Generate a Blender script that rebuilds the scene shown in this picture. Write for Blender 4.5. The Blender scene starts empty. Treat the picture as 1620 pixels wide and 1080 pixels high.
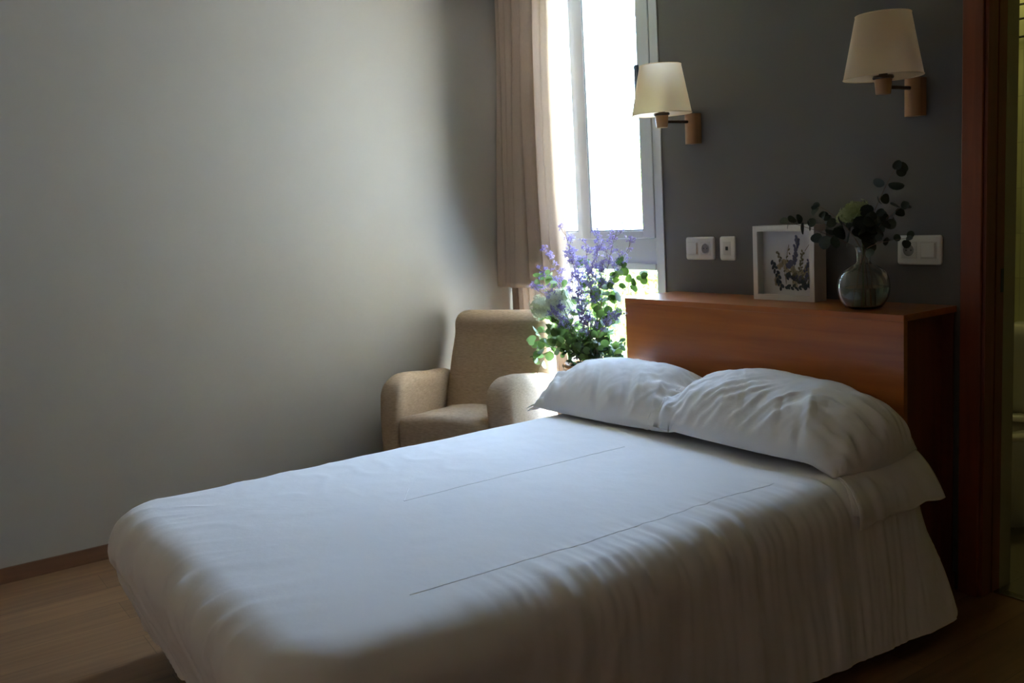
import bpy, bmesh, math, random
from mathutils import Vector, Matrix, noise

# ---------------------------------------------------------------- camera
S = bpy.context.scene
COL = S.collection
cd = bpy.data.cameras.new('camera')
cam = bpy.data.objects.new('camera', cd)
COL.objects.link(cam)
YAW, PITCH, ROLL = -0.9674, 0.1372, -0.0568
cy, sy = math.cos(YAW), math.sin(YAW)
fwd = Vector((sy*math.cos(PITCH), cy*math.cos(PITCH), -math.sin(PITCH)))
rt = Vector((cy, -sy, 0))
up = rt.cross(fwd)
R_ = math.cos(ROLL)*rt + math.sin(ROLL)*up
U_ = -math.sin(ROLL)*rt + math.cos(ROLL)*up
M4 = Matrix(((R_.x, U_.x, -fwd.x, 4.362), (R_.y, U_.y, -fwd.y, -3.08), (R_.z, U_.z, -fwd.z, 1.424), (0, 0, 0, 1)))
cam.matrix_world = M4
cd.sensor_width = 36
cd.lens = 1486.27/1620*36
cd.clip_start = 0.02
cd.clip_end = 200
cd.dof.use_dof = True
cd.dof.focus_distance = 3.3
cd.dof.aperture_fstop = 5.0
S.camera = cam

# ---------------------------------------------------------------- world, sun, exposure
w = bpy.data.worlds.new('daylight')
S.world = w
w.use_nodes = True
bg = w.node_tree.nodes['Background']
bg.inputs[0].default_value = (0.50, 0.68, 1.0, 1)
bg.inputs[1].default_value = 48.0
sd = bpy.data.lights.new('sun', 'SUN')
sd.energy = 340
sd.angle = math.radians(1.0)
sd.color = (1.0, 0.93, 0.78)
sun = bpy.data.objects.new('sun', sd)
COL.objects.link(sun)
sun.rotation_euler = Vector((-0.62, -0.16, 0.75)).to_track_quat('Z', 'Y').to_euler()
ld = bpy.data.lights.new('window_portal', 'AREA')
ld.shape = 'RECTANGLE'
ld.size = 1.05
ld.size_y = 2.3
ld.cycles.is_portal = True
lo = bpy.data.objects.new('window_portal', ld)
COL.objects.link(lo)
lo.location = (0.63, 0.16, 1.35)
lo.rotation_euler = (math.radians(-90), 0, 0)
S.view_settings.view_transform = 'Standard'
S.view_settings.look = 'None'
S.view_settings.exposure = 0.4
S.view_settings.gamma = 1.0
S.view_settings.use_curve_mapping = False

RND = random.Random(7)

# ---------------------------------------------------------------- materials
def mat(name, color, rough=0.6, metal=0.0, spec=0.5, bump=None, vary=None, trans=0.0, sheen=0.0, subsurf=None, coat=0.0):
    m = bpy.data.materials.new(name)
    m.use_nodes = True
    nt = m.node_tree
    b = nt.nodes['Principled BSDF']
    b.inputs['Base Color'].default_value = (*color, 1)
    b.inputs['Roughness'].default_value = rough
    b.inputs['Metallic'].default_value = metal
    b.inputs['Specular IOR Level'].default_value = spec
    b.inputs['Transmission Weight'].default_value = trans
    b.inputs['Sheen Weight'].default_value = sheen
    b.inputs['Coat Weight'].default_value = coat
    tc = nt.nodes.new('ShaderNodeTexCoord')
    if vary:                                     # (scale xyz, detail, colour b, low, high)
        mp = nt.nodes.new('ShaderNodeMapping')
        mp.inputs['Scale'].default_value = vary[0]
        nt.links.new(tc.outputs['Object'], mp.inputs['Vector'])
        n = nt.nodes.new('ShaderNodeTexNoise')
        n.inputs['Scale'].default_value = 1.0
        n.inputs['Detail'].default_value = vary[1]
        n.inputs['Roughness'].default_value = 0.6
        nt.links.new(mp.outputs[0], n.inputs['Vector'])
        r = nt.nodes.new('ShaderNodeValToRGB')
        r.color_ramp.elements[0].position = vary[3]
        r.color_ramp.elements[0].color = (*color, 1)
        r.color_ramp.elements[1].position = vary[4]
        r.color_ramp.elements[1].color = (*vary[2], 1)
        nt.links.new(n.outputs['Fac'], r.inputs[0])
        nt.links.new(r.outputs[0], b.inputs['Base Color'])
    if bump:                                     # (scale xyz, strength, distance)
        mp = nt.nodes.new('ShaderNodeMapping')
        mp.inputs['Scale'].default_value = bump[0]
        nt.links.new(tc.outputs['Object'], mp.inputs['Vector'])
        n = nt.nodes.new('ShaderNodeTexNoise')
        n.inputs['Scale'].default_value = 1.0
        n.inputs['Detail'].default_value = 3.0
        nt.links.new(mp.outputs[0], n.inputs['Vector'])
        bp = nt.nodes.new('ShaderNodeBump')
        bp.inputs['Strength'].default_value = bump[1]
        bp.inputs['Distance'].default_value = bump[2]
        nt.links.new(n.outputs['Fac'], bp.inputs['Height'])
        nt.links.new(bp.outputs[0], b.inputs['Normal'])
    return m

def leaf_mat(name, c1, c2, trans=0.45):
    m = bpy.data.materials.new(name)
    m.use_nodes = True
    nt = m.node_tree
    b = nt.nodes['Principled BSDF']
    b.inputs['Roughness'].default_value = 0.5
    out = nt.nodes['Material Output']
    tc = nt.nodes.new('ShaderNodeTexCoord')
    n = nt.nodes.new('ShaderNodeTexNoise')
    n.inputs['Scale'].default_value = 9.0
    nt.links.new(tc.outputs['Object'], n.inputs['Vector'])
    r = nt.nodes.new('ShaderNodeValToRGB')
    r.color_ramp.elements[0].position = 0.35
    r.color_ramp.elements[1].position = 0.65
    r.color_ramp.elements[0].color = (*c1, 1)
    r.color_ramp.elements[1].color = (*c2, 1)
    nt.links.new(n.outputs['Fac'], r.inputs[0])
    nt.links.new(r.outputs[0], b.inputs['Base Color'])
    t = nt.nodes.new('ShaderNodeBsdfTranslucent')
    nt.links.new(r.outputs[0], t.inputs['Color'])
    mx = nt.nodes.new('ShaderNodeMixShader')
    mx.inputs[0].default_value = trans
    nt.links.new(b.outputs[0], mx.inputs[1])
    nt.links.new(t.outputs[0], mx.inputs[2])
    nt.links.new(mx.outputs[0], out.inputs['Surface'])
    return m

def cloth_mat(name, color, trans, rough=0.85, weave=900.0, bstr=0.15, seam=False, fuzz=None):
    m = bpy.data.materials.new(name)
    m.use_nodes = True
    nt = m.node_tree
    b = nt.nodes['Principled BSDF']
    b.inputs['Base Color'].default_value = (*color, 1)
    b.inputs['Roughness'].default_value = rough
    b.inputs['Specular IOR Level'].default_value = 0.25
    out = nt.nodes['Material Output']
    tc = nt.nodes.new('ShaderNodeTexCoord')
    n = nt.nodes.new('ShaderNodeTexNoise')
    n.inputs['Scale'].default_value = 14.0
    n.inputs['Detail'].default_value = 4.0
    nt.links.new(tc.outputs['Object'], n.inputs['Vector'])
    bp = nt.nodes.new('ShaderNodeBump')
    bp.inputs['Strength'].default_value = bstr
    bp.inputs['Distance'].default_value = 0.02
    nt.links.new(n.outputs['Fac'], bp.inputs['Height'])
    last = bp
    if fuzz:
        mp = nt.nodes.new('ShaderNodeMapping')
        mp.inputs['Scale'].default_value = fuzz[0]
        nt.links.new(tc.outputs['Object'], mp.inputs['Vector'])
        n2 = nt.nodes.new('ShaderNodeTexNoise')
        n2.inputs['Scale'].default_value = 1.0
        n2.inputs['Detail'].default_value = 4.0
        nt.links.new(mp.outputs[0], n2.inputs['Vector'])
        r = nt.nodes.new('ShaderNodeValToRGB')
        r.color_ramp.elements[0].position = 0.3
        r.color_ramp.elements[1].position = 0.7
        r.color_ramp.elements[0].color = (*fuzz[1], 1)
        r.color_ramp.elements[1].color = (*color, 1)
        nt.links.new(n2.outputs['Fac'], r.inputs[0])
        nt.links.new(r.outputs[0], b.inputs['Base Color'])
        b2 = nt.nodes.new('ShaderNodeBump')
        b2.inputs['Strength'].default_value = 0.35
        b2.inputs['Distance'].default_value = 0.003
        nt.links.new(n2.outputs['Fac'], b2.inputs['Height'])
        nt.links.new(last.outputs[0], b2.inputs['Normal'])
        last = b2
    nt.links.new(last.outputs[0], b.inputs['Normal'])
    if trans > 0:
        t = nt.nodes.new('ShaderNodeBsdfTranslucent')
        t.inputs['Color'].default_value = (*color, 1)
        mx = nt.nodes.new('ShaderNodeMixShader')
        mx.inputs[0].default_value = trans
        nt.links.new(b.outputs[0], mx.inputs[1])
        nt.links.new(t.outputs[0], mx.inputs[2])
        nt.links.new(mx.outputs[0], out.inputs['Surface'])
    return m

def wood_mat(name, c1, c2, axis, rough=0.4, coat=0.0, planks=None):
    """Grain stretched along one axis; optional plank layout (width, length) for the floor, boards along y."""
    m = bpy.data.materials.new(name)
    m.use_nodes = True
    nt = m.node_tree
    b = nt.nodes['Principled BSDF']
    b.inputs['Roughness'].default_value = rough
    b.inputs['Coat Weight'].default_value = coat
    b.inputs['Coat Roughness'].default_value = 0.15
    tc = nt.nodes.new('ShaderNodeTexCoord')
    mp = nt.nodes.new('ShaderNodeMapping')
    sc = [28, 28, 28]
    sc[axis] = 1.6
    mp.inputs['Scale'].default_value = sc
    nt.links.new(tc.outputs['Object'], mp.inputs['Vector'])
    n = nt.nodes.new('ShaderNodeTexNoise')
    n.inputs['Scale'].default_value = 1.0
    n.inputs['Detail'].default_value = 6.0
    n.inputs['Distortion'].default_value = 0.6
    nt.links.new(mp.outputs[0], n.inputs['Vector'])
    r = nt.nodes.new('ShaderNodeValToRGB')
    r.color_ramp.elements[0].position = 0.3
    r.color_ramp.elements[1].position = 0.72
    r.color_ramp.elements[0].color = (*c1, 1)
    r.color_ramp.elements[1].color = (*c2, 1)
    nt.links.new(n.outputs['Fac'], r.inputs[0])
    src = r.outputs[0]
    if planks:
        mp2 = nt.nodes.new('ShaderNodeMapping')
        mp2.inputs['Rotation'].default_value = (0, 0, math.radians(90))
        nt.links.new(tc.outputs['Object'], mp2.inputs['Vector'])
        br = nt.nodes.new('ShaderNodeTexBrick')
        br.inputs['Scale'].default_value = 1.0
        br.inputs['Brick Width'].default_value = planks[1]
        br.inputs['Row Height'].default_value = planks[0]
        br.inputs['Mortar Size'].default_value = 0.0012
        br.inputs['Mortar Smooth'].default_value = 0.3
        br.inputs['Color1'].default_value = (0.80, 0.80, 0.80, 1)
        br.inputs['Color2'].default_value = (1.12, 1.10, 1.06, 1)
        br.inputs['Mortar'].default_value = (0.45, 0.42, 0.4, 1)
        nt.links.new(mp2.outputs[0], br.inputs['Vector'])
        mx = nt.nodes.new('ShaderNodeMix')
        mx.data_type = 'RGBA'
        mx.blend_type = 'MULTIPLY'
        mx.inputs[0].default_value = 1.0
        nt.links.new(src, mx.inputs[6])
        nt.links.new(br.outputs['Color'], mx.inputs[7])
        src = mx.outputs[2]
    nt.links.new(src, b.inputs['Base Color'])
    return m

def tile_mat(name, c, grout, w_, h_, rot, rough=0.25):
    m = bpy.data.materials.new(name)
    m.use_nodes = True
    nt = m.node_tree
    b = nt.nodes['Principled BSDF']
    b.inputs['Roughness'].default_value = rough
    tc = nt.nodes.new('ShaderNodeTexCoord')
    mp = nt.nodes.new('ShaderNodeMapping')
    mp.inputs['Rotation'].default_value = rot
    nt.links.new(tc.outputs['Object'], mp.inputs['Vector'])
    br = nt.nodes.new('ShaderNodeTexBrick')
    br.offset = 0.0
    br.inputs['Scale'].default_value = 1.0
    br.inputs['Brick Width'].default_value = w_
    br.inputs['Row Height'].default_value = h_
    br.inputs['Mortar Size'].default_value = 0.0015
    br.inputs['Color1'].default_value = (*c, 1)
    br.inputs['Color2'].default_value = (c[0]*.86, c[1]*.86, c[2]*.84, 1)
    br.inputs['Mortar'].default_value = (*grout, 1)
    nt.links.new(mp.outputs[0], br.inputs['Vector'])
    nt.links.new(br.outputs['Color'], b.inputs['Base Color'])
    return m

def glass_mat(name, tint=(1, 1, 1), rough=0.0, ior=1.45):
    m = bpy.data.materials.new(name)
    m.use_nodes = True
    nt = m.node_tree
    for n in list(nt.nodes):
        nt.nodes.remove(n)
    out = nt.nodes.new('ShaderNodeOutputMaterial')
    g = nt.nodes.new('ShaderNodeBsdfGlass')
    g.inputs['Color'].default_value = (*tint, 1)
    g.inputs['Roughness'].default_value = rough
    g.inputs['IOR'].default_value = ior
    nt.links.new(g.outputs[0], out.inputs['Surface'])
    return m

def pane_mat(name):
    """Thin window glass: clear with a fresnel reflection."""
    m = bpy.data.materials.new(name)
    m.use_nodes = True
    nt = m.node_tree
    for n in list(nt.nodes):
        nt.nodes.remove(n)
    out = nt.nodes.new('ShaderNodeOutputMaterial')
    t = nt.nodes.new('ShaderNodeBsdfTransparent')
    t.inputs['Color'].default_value = (0.95, 0.97, 0.96, 1)
    g = nt.nodes.new('ShaderNodeBsdfGlossy')
    g.inputs['Roughness'].default_value = 0.02
    lw = nt.nodes.new('ShaderNodeLayerWeight')
    fr = nt.nodes.new('ShaderNodeMath')
    fr.operation = 'MULTIPLY'
    fr.inputs[1].default_value = 0.10
    nt.links.new(lw.outputs['Facing'], fr.inputs[0])
    mx = nt.nodes.new('ShaderNodeMixShader')
    nt.links.new(fr.outputs[0], mx.inputs[0])
    nt.links.new(t.outputs[0], mx.inputs[1])
    nt.links.new(g.outputs[0], mx.inputs[2])
    nt.links.new(mx.outputs[0], out.inputs['Surface'])
    return m

MT = {}
MT['wall'] = mat('light_wall_paint', (0.385, 0.362, 0.325), 0.9, spec=0.2, bump=((160, 160, 160), 0.12, 0.002), vary=((3, 3, 3), 3, (0.37, 0.347, 0.312), 0.3, 0.7))
MT['dark_wall'] = mat('dark_grey_wall_paint', (0.118, 0.110, 0.103), 0.6, spec=0.45, bump=((220, 220, 220), 0.15, 0.002))
MT['warm_bounce_wall'] = mat('warm_bounce_wall_paint', (0.66, 0.42, 0.26), 0.9, bump=((90, 90, 90), 0.1, 0.002))  # walls behind the camera, coloured brown to warm the bounced light
MT['bounce_facade'] = mat('bounce_facade_paint', (0.52, 0.48, 0.42), 0.9, bump=((30, 30, 30), 0.3, 0.004))  # unseen outer wall, toned for the warm light it throws indoors
MT['ceiling'] = mat('ceiling_paint', (0.74, 0.60, 0.45), 0.95, bump=((90, 90, 90), 0.1, 0.002))
MT['floor'] = wood_mat('laminate_floor', (0.19, 0.098, 0.045), (0.28, 0.155, 0.072), 1, 0.42, planks=(0.19, 1.2))
MT['base'] = wood_mat('baseboard_wood', (0.13, 0.062, 0.032), (0.18, 0.088, 0.045), 1, 0.5)
MT['trim'] = wood_mat('door_trim_wood', (0.17, 0.038, 0.012), (0.25, 0.062, 0.019), 2, 0.42)
MT['headboard'] = wood_mat('cherry_veneer', (0.31, 0.083, 0.014), (0.42, 0.126, 0.022), 0, 0.33, coat=0.25)
MT['headboard_dark'] = wood_mat('cherry_veneer_dark_shaded', (0.14, 0.035, 0.014), (0.19, 0.05, 0.02), 2, 0.5)  # headboard sides: recess shade put into darker colour; also dark jamb, chair legs
MT['frame_white'] = mat('window_aluminium_white', (0.62, 0.64, 0.66), 0.4, bump=((40, 40, 4), 0.02, 0.002))
MT['gasket'] = mat('window_gasket', (0.12, 0.15, 0.17), 0.5, bump=((40, 40, 40), 0.1, 0.001))
MT['pane'] = pane_mat('window_glass')
MT['plastic'] = mat('switch_plastic', (0.66, 0.64, 0.62), 0.35, bump=((60, 60, 60), 0.03, 0.001))
MT['plastic_in'] = mat('switch_plastic_inset', (0.58, 0.56, 0.54), 0.4, bump=((60, 60, 60), 0.03, 0.001))
MT['dark_plastic'] = mat('dark_plastic', (0.02, 0.02, 0.02), 0.5, bump=((60, 60, 60), 0.03, 0.001))
MT['lampwood'] = wood_mat('lamp_wood', (0.36, 0.19, 0.085), (0.48, 0.27, 0.13), 2, 0.45)
MT['bronze'] = mat('bronze_metal', (0.10, 0.065, 0.04), 0.35, metal=0.7, bump=((80, 80, 80), 0.05, 0.001))
MT['shade'] = cloth_mat('lamp_shade_fabric', (0.93, 0.76, 0.55), 0.5, 0.9, bstr=0.03)
MT['bulb'] = mat('bulb_glass', (0.75, 0.75, 0.72), 0.3, bump=((20, 20, 20), 0.01, 0.001))
MT['curtain'] = cloth_mat('curtain_fabric', (0.58, 0.48, 0.40), 0.40, 0.95, bstr=0.05, fuzz=((350, 350, 60), (0.50, 0.41, 0.34)))
MT['curtain_back'] = cloth_mat('curtain_lining_fabric', (0.45, 0.37, 0.31), 0.4, 0.95, bstr=0.05, fuzz=((350, 350, 60), (0.37, 0.25, 0.18)))
MT['chair'] = cloth_mat('chair_chenille', (0.44, 0.325, 0.225), 0.0, 0.95, bstr=0.12, fuzz=((45, 45, 260), (0.31, 0.225, 0.15)))
MT['linen'] = cloth_mat('white_cotton', (0.87, 0.86, 0.87), 0.0, 0.75, bstr=0.10)
MT['pillow'] = cloth_mat('pillowcase_cotton', (0.82, 0.81, 0.82), 0.0, 0.75, bstr=0.12)
MT['mattress'] = mat('mattress_ticking', (0.6, 0.6, 0.62), 0.8, bump=((60, 60, 60), 0.2, 0.003))
MT['bedbase'] = mat('bed_base_fabric', (0.05, 0.035, 0.03), 0.8, bump=((200, 200, 200), 0.2, 0.002))
MT['eucalyptus'] = leaf_mat('eucalyptus_leaf', (0.045, 0.085, 0.02), (0.11, 0.18, 0.04), 0.45)
MT['euc_dark'] = leaf_mat('dark_eucalyptus_leaf', (0.024, 0.034, 0.022), (0.040, 0.052, 0.032), 0.15)
MT['euc_light'] = leaf_mat('pale_eucalyptus_leaf', (0.13, 0.22, 0.07), (0.22, 0.32, 0.12), 0.45)
MT['stem'] = mat('plant_stem', (0.10, 0.13, 0.05), 0.6, bump=((50, 50, 50), 0.1, 0.002))
MT['brown_stem'] = mat('brown_stem', (0.13, 0.08, 0.05), 0.7, bump=((50, 50, 50), 0.1, 0.002))
MT['lavender'] = leaf_mat('sea_lavender_flower', (0.23, 0.18, 0.42), (0.35, 0.29, 0.55), 0.3)
MT['hydrangea'] = leaf_mat('white_bloom', (0.58, 0.62, 0.44), (0.82, 0.84, 0.72), 0.45)
MT['viburnum'] = leaf_mat('green_bloom', (0.30, 0.34, 0.13), (0.48, 0.50, 0.27), 0.25)
MT['wicker'] = mat('copper_wicker', (0.42, 0.20, 0.08), 0.4, metal=0.25, bump=((60, 60, 60), 0.3, 0.003), vary=((12, 12, 30), 2, (0.55, 0.30, 0.12), 0.35, 0.65))
MT['soil'] = mat('potting_soil', (0.03, 0.022, 0.015), 0.95, bump=((60, 60, 60), 0.8, 0.01))
MT['glass'] = glass_mat('vase_glass', (0.95, 0.96, 0.94), 0.0, 1.45)
MT['water'] = glass_mat('vase_water', (0.84, 0.89, 0.82), 0.0, 1.33)
MT['box_white'] = mat('frame_white_wood', (0.70, 0.66, 0.62), 0.45, bump=((30, 30, 30), 0.05, 0.001))
MT['paper'] = mat('picture_paper', (0.80, 0.73, 0.78), 0.9, bump=((100, 100, 100), 0.05, 0.001), vary=((9, 9, 9), 3, (0.84, 0.76, 0.77), 0.3, 0.7))
MT['press_navy'] = mat('pressed_navy_leaf', (0.05, 0.06, 0.10), 0.8, vary=((60, 60, 60), 2, (0.08, 0.09, 0.10), 0.3, 0.7))
MT['press_purple'] = mat('pressed_purple_petal', (0.13, 0.12, 0.24), 0.8, vary=((60, 60, 60), 2, (0.18, 0.16, 0.24), 0.3, 0.7))
MT['press_olive'] = mat('pressed_olive_stem', (0.20, 0.16, 0.10), 0.8, vary=((60, 60, 60), 2, (0.26, 0.21, 0.13), 0.3, 0.7))
MT['press_ochre'] = mat('pressed_ochre_petal', (0.50, 0.36, 0.22), 0.8, vary=((60, 60, 60), 2, (0.55, 0.44, 0.33), 0.3, 0.7))
MT['tile_strip'] = tile_mat('mosaic_tile', (0.42, 0.38, 0.25), (0.26, 0.24, 0.16), 0.025, 0.025, (math.radians(90), 0, math.radians(90)), 0.35)
MT['bath_tile'] = tile_mat('bathroom_wall_tile', (0.74, 0.76, 0.46), (0.5, 0.5, 0.32), 0.2, 0.2, (math.radians(90), 0, 0), 0.3)
MT['bath_floor'] = tile_mat('bathroom_floor_tile', (0.20, 0.18, 0.12), (0.12, 0.11, 0.07), 0.3, 0.3, (0, 0, 0), 0.4)
MT['ceramic'] = mat('ceramic', (0.72, 0.70, 0.60), 0.12, bump=((10, 10, 10), 0.01, 0.001))
MT['metal'] = mat('threshold_metal', (0.45, 0.42, 0.36), 0.25, metal=1.0, bump=((200, 10, 10), 0.1, 0.001))
MT['hedge'] = leaf_mat('hedge_leaf', (0.16, 0.27, 0.05), (0.48, 0.56, 0.20), 0.4)
MT['tree'] = leaf_mat('tree_leaf', (0.26, 0.40, 0.12), (0.42, 0.52, 0.2), 0.5)
MT['bark'] = mat('tree_bark', (0.12, 0.09, 0.06), 0.9, bump=((20, 20, 5), 0.8, 0.02))
MT['ground'] = mat('pale_gravel', (0.22, 0.23, 0.15), 0.95, bump=((40, 40, 40), 0.5, 0.02), vary=((2, 2, 2), 4, (0.16, 0.22, 0.08), 0.4, 0.6))
MT['shower'] = cloth_mat('shower_curtain', (0.72, 0.72, 0.48), 0.3, 0.7, bstr=0.05)
MT['ink'] = mat('dark_curtain_print', (0.03, 0.03, 0.02), 0.8, bump=((30, 30, 30), 0.05, 0.001))

# ---------------------------------------------------------------- helpers
def link(name, me, m, parent=None, smooth=False):
    o = bpy.data.objects.new(name, me)
    COL.objects.link(o)
    if m is not None:
        for mm in (m if isinstance(m, (list, tuple)) else [m]):
            me.materials.append(mm)
    if smooth:
        for p in me.polygons:
            p.use_smooth = True
    if parent is not None:
        o.parent = parent
    return o

def obj(name, bm, m, parent=None, smooth=False, sharp=None):
    me = bpy.data.meshes.new(name)
    bmesh.ops.recalc_face_normals(bm, faces=bm.faces)
    bm.to_mesh(me)
    bm.free()
    o = link(name, me, m, parent, smooth)
    if sharp is not None:
        me.set_sharp_from_angle(angle=math.radians(sharp))
    return o

def thing(name, label, cat, loc=(0, 0, 0), rotz=0, group=None):
    o = bpy.data.objects.new(name, None)
    COL.objects.link(o)
    o.location = loc
    o.rotation_euler = (0, 0, rotz)
    o.empty_display_size = 0.1
    o['label'] = label
    o['category'] = cat
    if group:
        o['group'] = group
    return o

def tag(o, label, cat, group=None, kind=None):
    o['label'] = label
    o['category'] = cat
    if group:
        o['group'] = group
    if kind:
        o['kind'] = kind
    return o

def struct(name, bm, m, parent=None, smooth=False, label=None):
    o = obj(name, bm, m, parent, smooth)
    if parent is None:
        o['kind'] = 'structure'
        if label:
            o['label'] = label
    return o

def add_box(bm, x0, x1, y0, y1, z0, z1, bevel=0.0, seg=2):
    r = bmesh.ops.create_cube(bm, size=1.0)
    vs = r['verts']
    for v in vs:
        v.co = Vector(((x0+x1)/2 + v.co.x*(x1-x0), (y0+y1)/2 + v.co.y*(y1-y0), (z0+z1)/2 + v.co.z*(z1-z0)))
    if bevel > 0:
        es = list({e for v in vs for e in v.link_edges})
        bmesh.ops.bevel(bm, geom=es, offset=bevel, segments=seg, profile=0.6, affect='EDGES')
    return bm

def box(*a, **k):
    return add_box(bmesh.new(), *a, **k)

def add_lathe(bm, prof, n=48, c=(0, 0, 0), cap_bottom=False, cap_top=False):
    rings = []
    for (r, z) in prof:
        rings.append([bm.verts.new((c[0]+r*math.cos(2*math.pi*i/n), c[1]+r*math.sin(2*math.pi*i/n), c[2]+z)) for i in range(n)])
    for a, b in zip(rings, rings[1:]):
        for i in range(n):
            bm.faces.new((a[i], a[(i+1) % n], b[(i+1) % n], b[i]))
    if cap_bottom:
        bm.faces.new(rings[0][::-1])
    if cap_top:
        bm.faces.new(rings[-1])
    return bm

def add_tube(bm, pts, rad, n=8, cap=True):
    pts = [Vector(p) for p in pts]
    rs = rad if isinstance(rad, (list, tuple)) else [rad]*len(pts)
    rings = []
    ref = Vector((0, 0, 1))
    for i, p in enumerate(pts):
        d = (pts[min(i+1, len(pts)-1)] - pts[max(i-1, 0)])
        if d.length < 1e-9:
            d = Vector((0, 0, 1))
        d.normalize()
        a = d.cross(ref)
        if a.length < 0.05:
            a = d.cross(Vector((1, 0, 0)))
        a.normalize()
        b = d.cross(a)
        rings.append([bm.verts.new(p + rs[i]*(math.cos(2*math.pi*k/n)*a + math.sin(2*math.pi*k/n)*b)) for k in range(n)])
    for a, b in zip(rings, rings[1:]):
        for k in range(n):
            bm.faces.new((a[k], a[(k+1) % n], b[(k+1) % n], b[k]))
    if cap:
        bm.faces.new(rings[0][::-1])
        bm.faces.new(rings[-1])
    return bm

def soft_box(hx, hy, hz, r, n=(10, 10, 10), warp=None, c=(0, 0, 0)):
    """Rounded box with a dense even grid; warp(Vector local)->Vector reshapes it."""
    bm = bmesh.new()
    cache = {}
    def V(p):
        k = (round(p[0], 6), round(p[1], 6), round(p[2], 6))
        if k not in cache:
            q = Vector(p)
            inn = Vector((max(-(hx-r), min(hx-r, q.x)), max(-(hy-r), min(hy-r, q.y)), max(-(hz-r), min(hz-r, q.z))))
            d = q - inn
            if d.length > 1e-9:
                q = inn + d.normalized()*r
            if warp:
                q = warp(q)
            cache[k] = bm.verts.new(q + Vector(c))
        return cache[k]
    H = (hx, hy, hz)
    for ax in range(3):
        b, c2 = (ax+1) % 3, (ax+2) % 3
        for s in (-1, 1):
            for i in range(n[b]):
                for j in range(n[c2]):
                    q = []
                    for (ii, jj) in ((i, j), (i+1, j), (i+1, j+1), (i, j+1)):
                        p = [0, 0, 0]
                        p[ax] = s*H[ax]
                        p[b] = -H[b] + 2*H[b]*ii/n[b]
                        p[c2] = -H[c2] + 2*H[c2]*jj/n[c2]
                        q.append(V(p))
                    if s < 0:
                        q.reverse()
                    if len(set(q)) >= 3:
                        try:
                            bm.faces.new(q)
                        except ValueError:
                            pass
    return bm

def ring_rr(bm, hx, hy, r, z, n=10):
    """Ring of vertices along a rounded rectangle."""
    vs = []
    for cx_, cy_, a0 in ((hx-r, hy-r, 0), (-(hx-r), hy-r, 90), (-(hx-r), -(hy-r), 180), (hx-r, -(hy-r), 270)):
        for k in range(n+1):
            a = math.radians(a0+90*k/n)
            vs.append(bm.verts.new((cx_+r*math.cos(a), cy_+r*math.sin(a), z)))
    return vs

def displace(me, fn):
    me.update()
    nrm = [v.normal.copy() for v in me.vertices]
    for v, n in zip(me.vertices, nrm):
        d = fn(v.co, n)
        if isinstance(d, Vector):
            v.co = v.co + d
        else:
            v.co = v.co + n*d
    me.update()

def N(x, y, z=0.0):
    return noise.noise(Vector((x, y, z)))

def smooth(a, b, x):
    t = max(0.0, min(1.0, (x-a)/(b-a)))
    return t*t*(3-2*t)

# ---------------------------------------------------------------- room shell
RX, RY, RZ = 5.3, -4.4, 2.65
struct('floor', box(-0.1, RX+.1, RY-.1, 0.07, -0.1, 0.0), MT['floor'], label='brown wood laminate floor')
struct('ceiling', box(-0.1, RX+.1, RY-.1, 0.1, RZ, RZ+0.1), MT['ceiling'])
struct('wall_left', box(-0.1, 0.0, RY-.1, 0.1, 0.0, RZ), MT['wall'], label='long pale grey painted wall on the left')
struct('wall_back', box(0.0, RX, RY-.1, RY, 0.0, RZ), MT['warm_bounce_wall'])
struct('wall_right', box(RX, RX+.1, RY-.1, 0.1, 0.0, RZ), MT['warm_bounce_wall'])
# head wall with the window opening (x .07-1.17, z .12-2.6) and the bathroom doorway
WX0, WX1, WZ0, WZ1 = 0.06, 1.172, 0.25, 2.60
DX0, DX1, DZ = 2.70, 3.50, 2.10
bm = bmesh.new()
add_box(bm, 0.0, WX0, 0, 0.10, 0, RZ)
add_box(bm, WX0, WX1, 0, 0.10, 0, WZ0)
add_box(bm, WX0, WX1, 0, 0.10, WZ1, RZ)
add_box(bm, WX1, DX0-0.012, 0, 0.10, 0, RZ)
add_box(bm, DX0-0.012, DX1+0.012, 0, 0.10, DZ+0.012, RZ)
add_box(bm, DX1+0.012, RX, 0, 0.10, 0, RZ)
struct('wall_front', bm, MT['dark_wall'], label='dark grey painted wall behind the headboard')
struct('baseboard_left', box(0.0, 0.013, RY, -0.005, 0.0, 0.066, bevel=0.003), MT['base'], label='brown wooden baseboard along the pale wall')
bm = bmesh.new()
add_box(bm, 1.20, 2.60, -0.013, 0, 0, 0.066, bevel=0.003)
struct('baseboard_front', bm, MT['base'])

# window -------------------------------------------------------------
win = thing('window_1', 'tall white framed window with clear panes beside the beige curtains', 'window')
del win['category']
win['kind'] = 'structure'
def wbox(name, parts, m, parent=win, bev=0.004):
    bm = bmesh.new()
    for p in parts:
        add_box(bm, *p, bevel=bev)
    return obj(name, bm, m, parent)
FY0, FY1 = 0.002, 0.085
wbox('window_frame', [
    (WX0, WX0+0.05, FY0, FY1, WZ0, WZ1),
    (WX1-0.05, WX1, FY0, FY1, WZ0, WZ1),
    (WX0+.05, WX1-.05, FY0, FY1, WZ1-0.05, WZ1),
    (WX0+.05, WX1-.05, FY0, FY1, WZ0, WZ0+0.06),
    (WX0+.05, WX1-.05, FY0+.012, FY1, 1.12, 1.262)], MT['frame_white'])
wbox('transom_rail', [(WX0+.05, WX1-.05, -0.006, 0.014, 1.112, 1.142)], MT['frame_white'])
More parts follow.
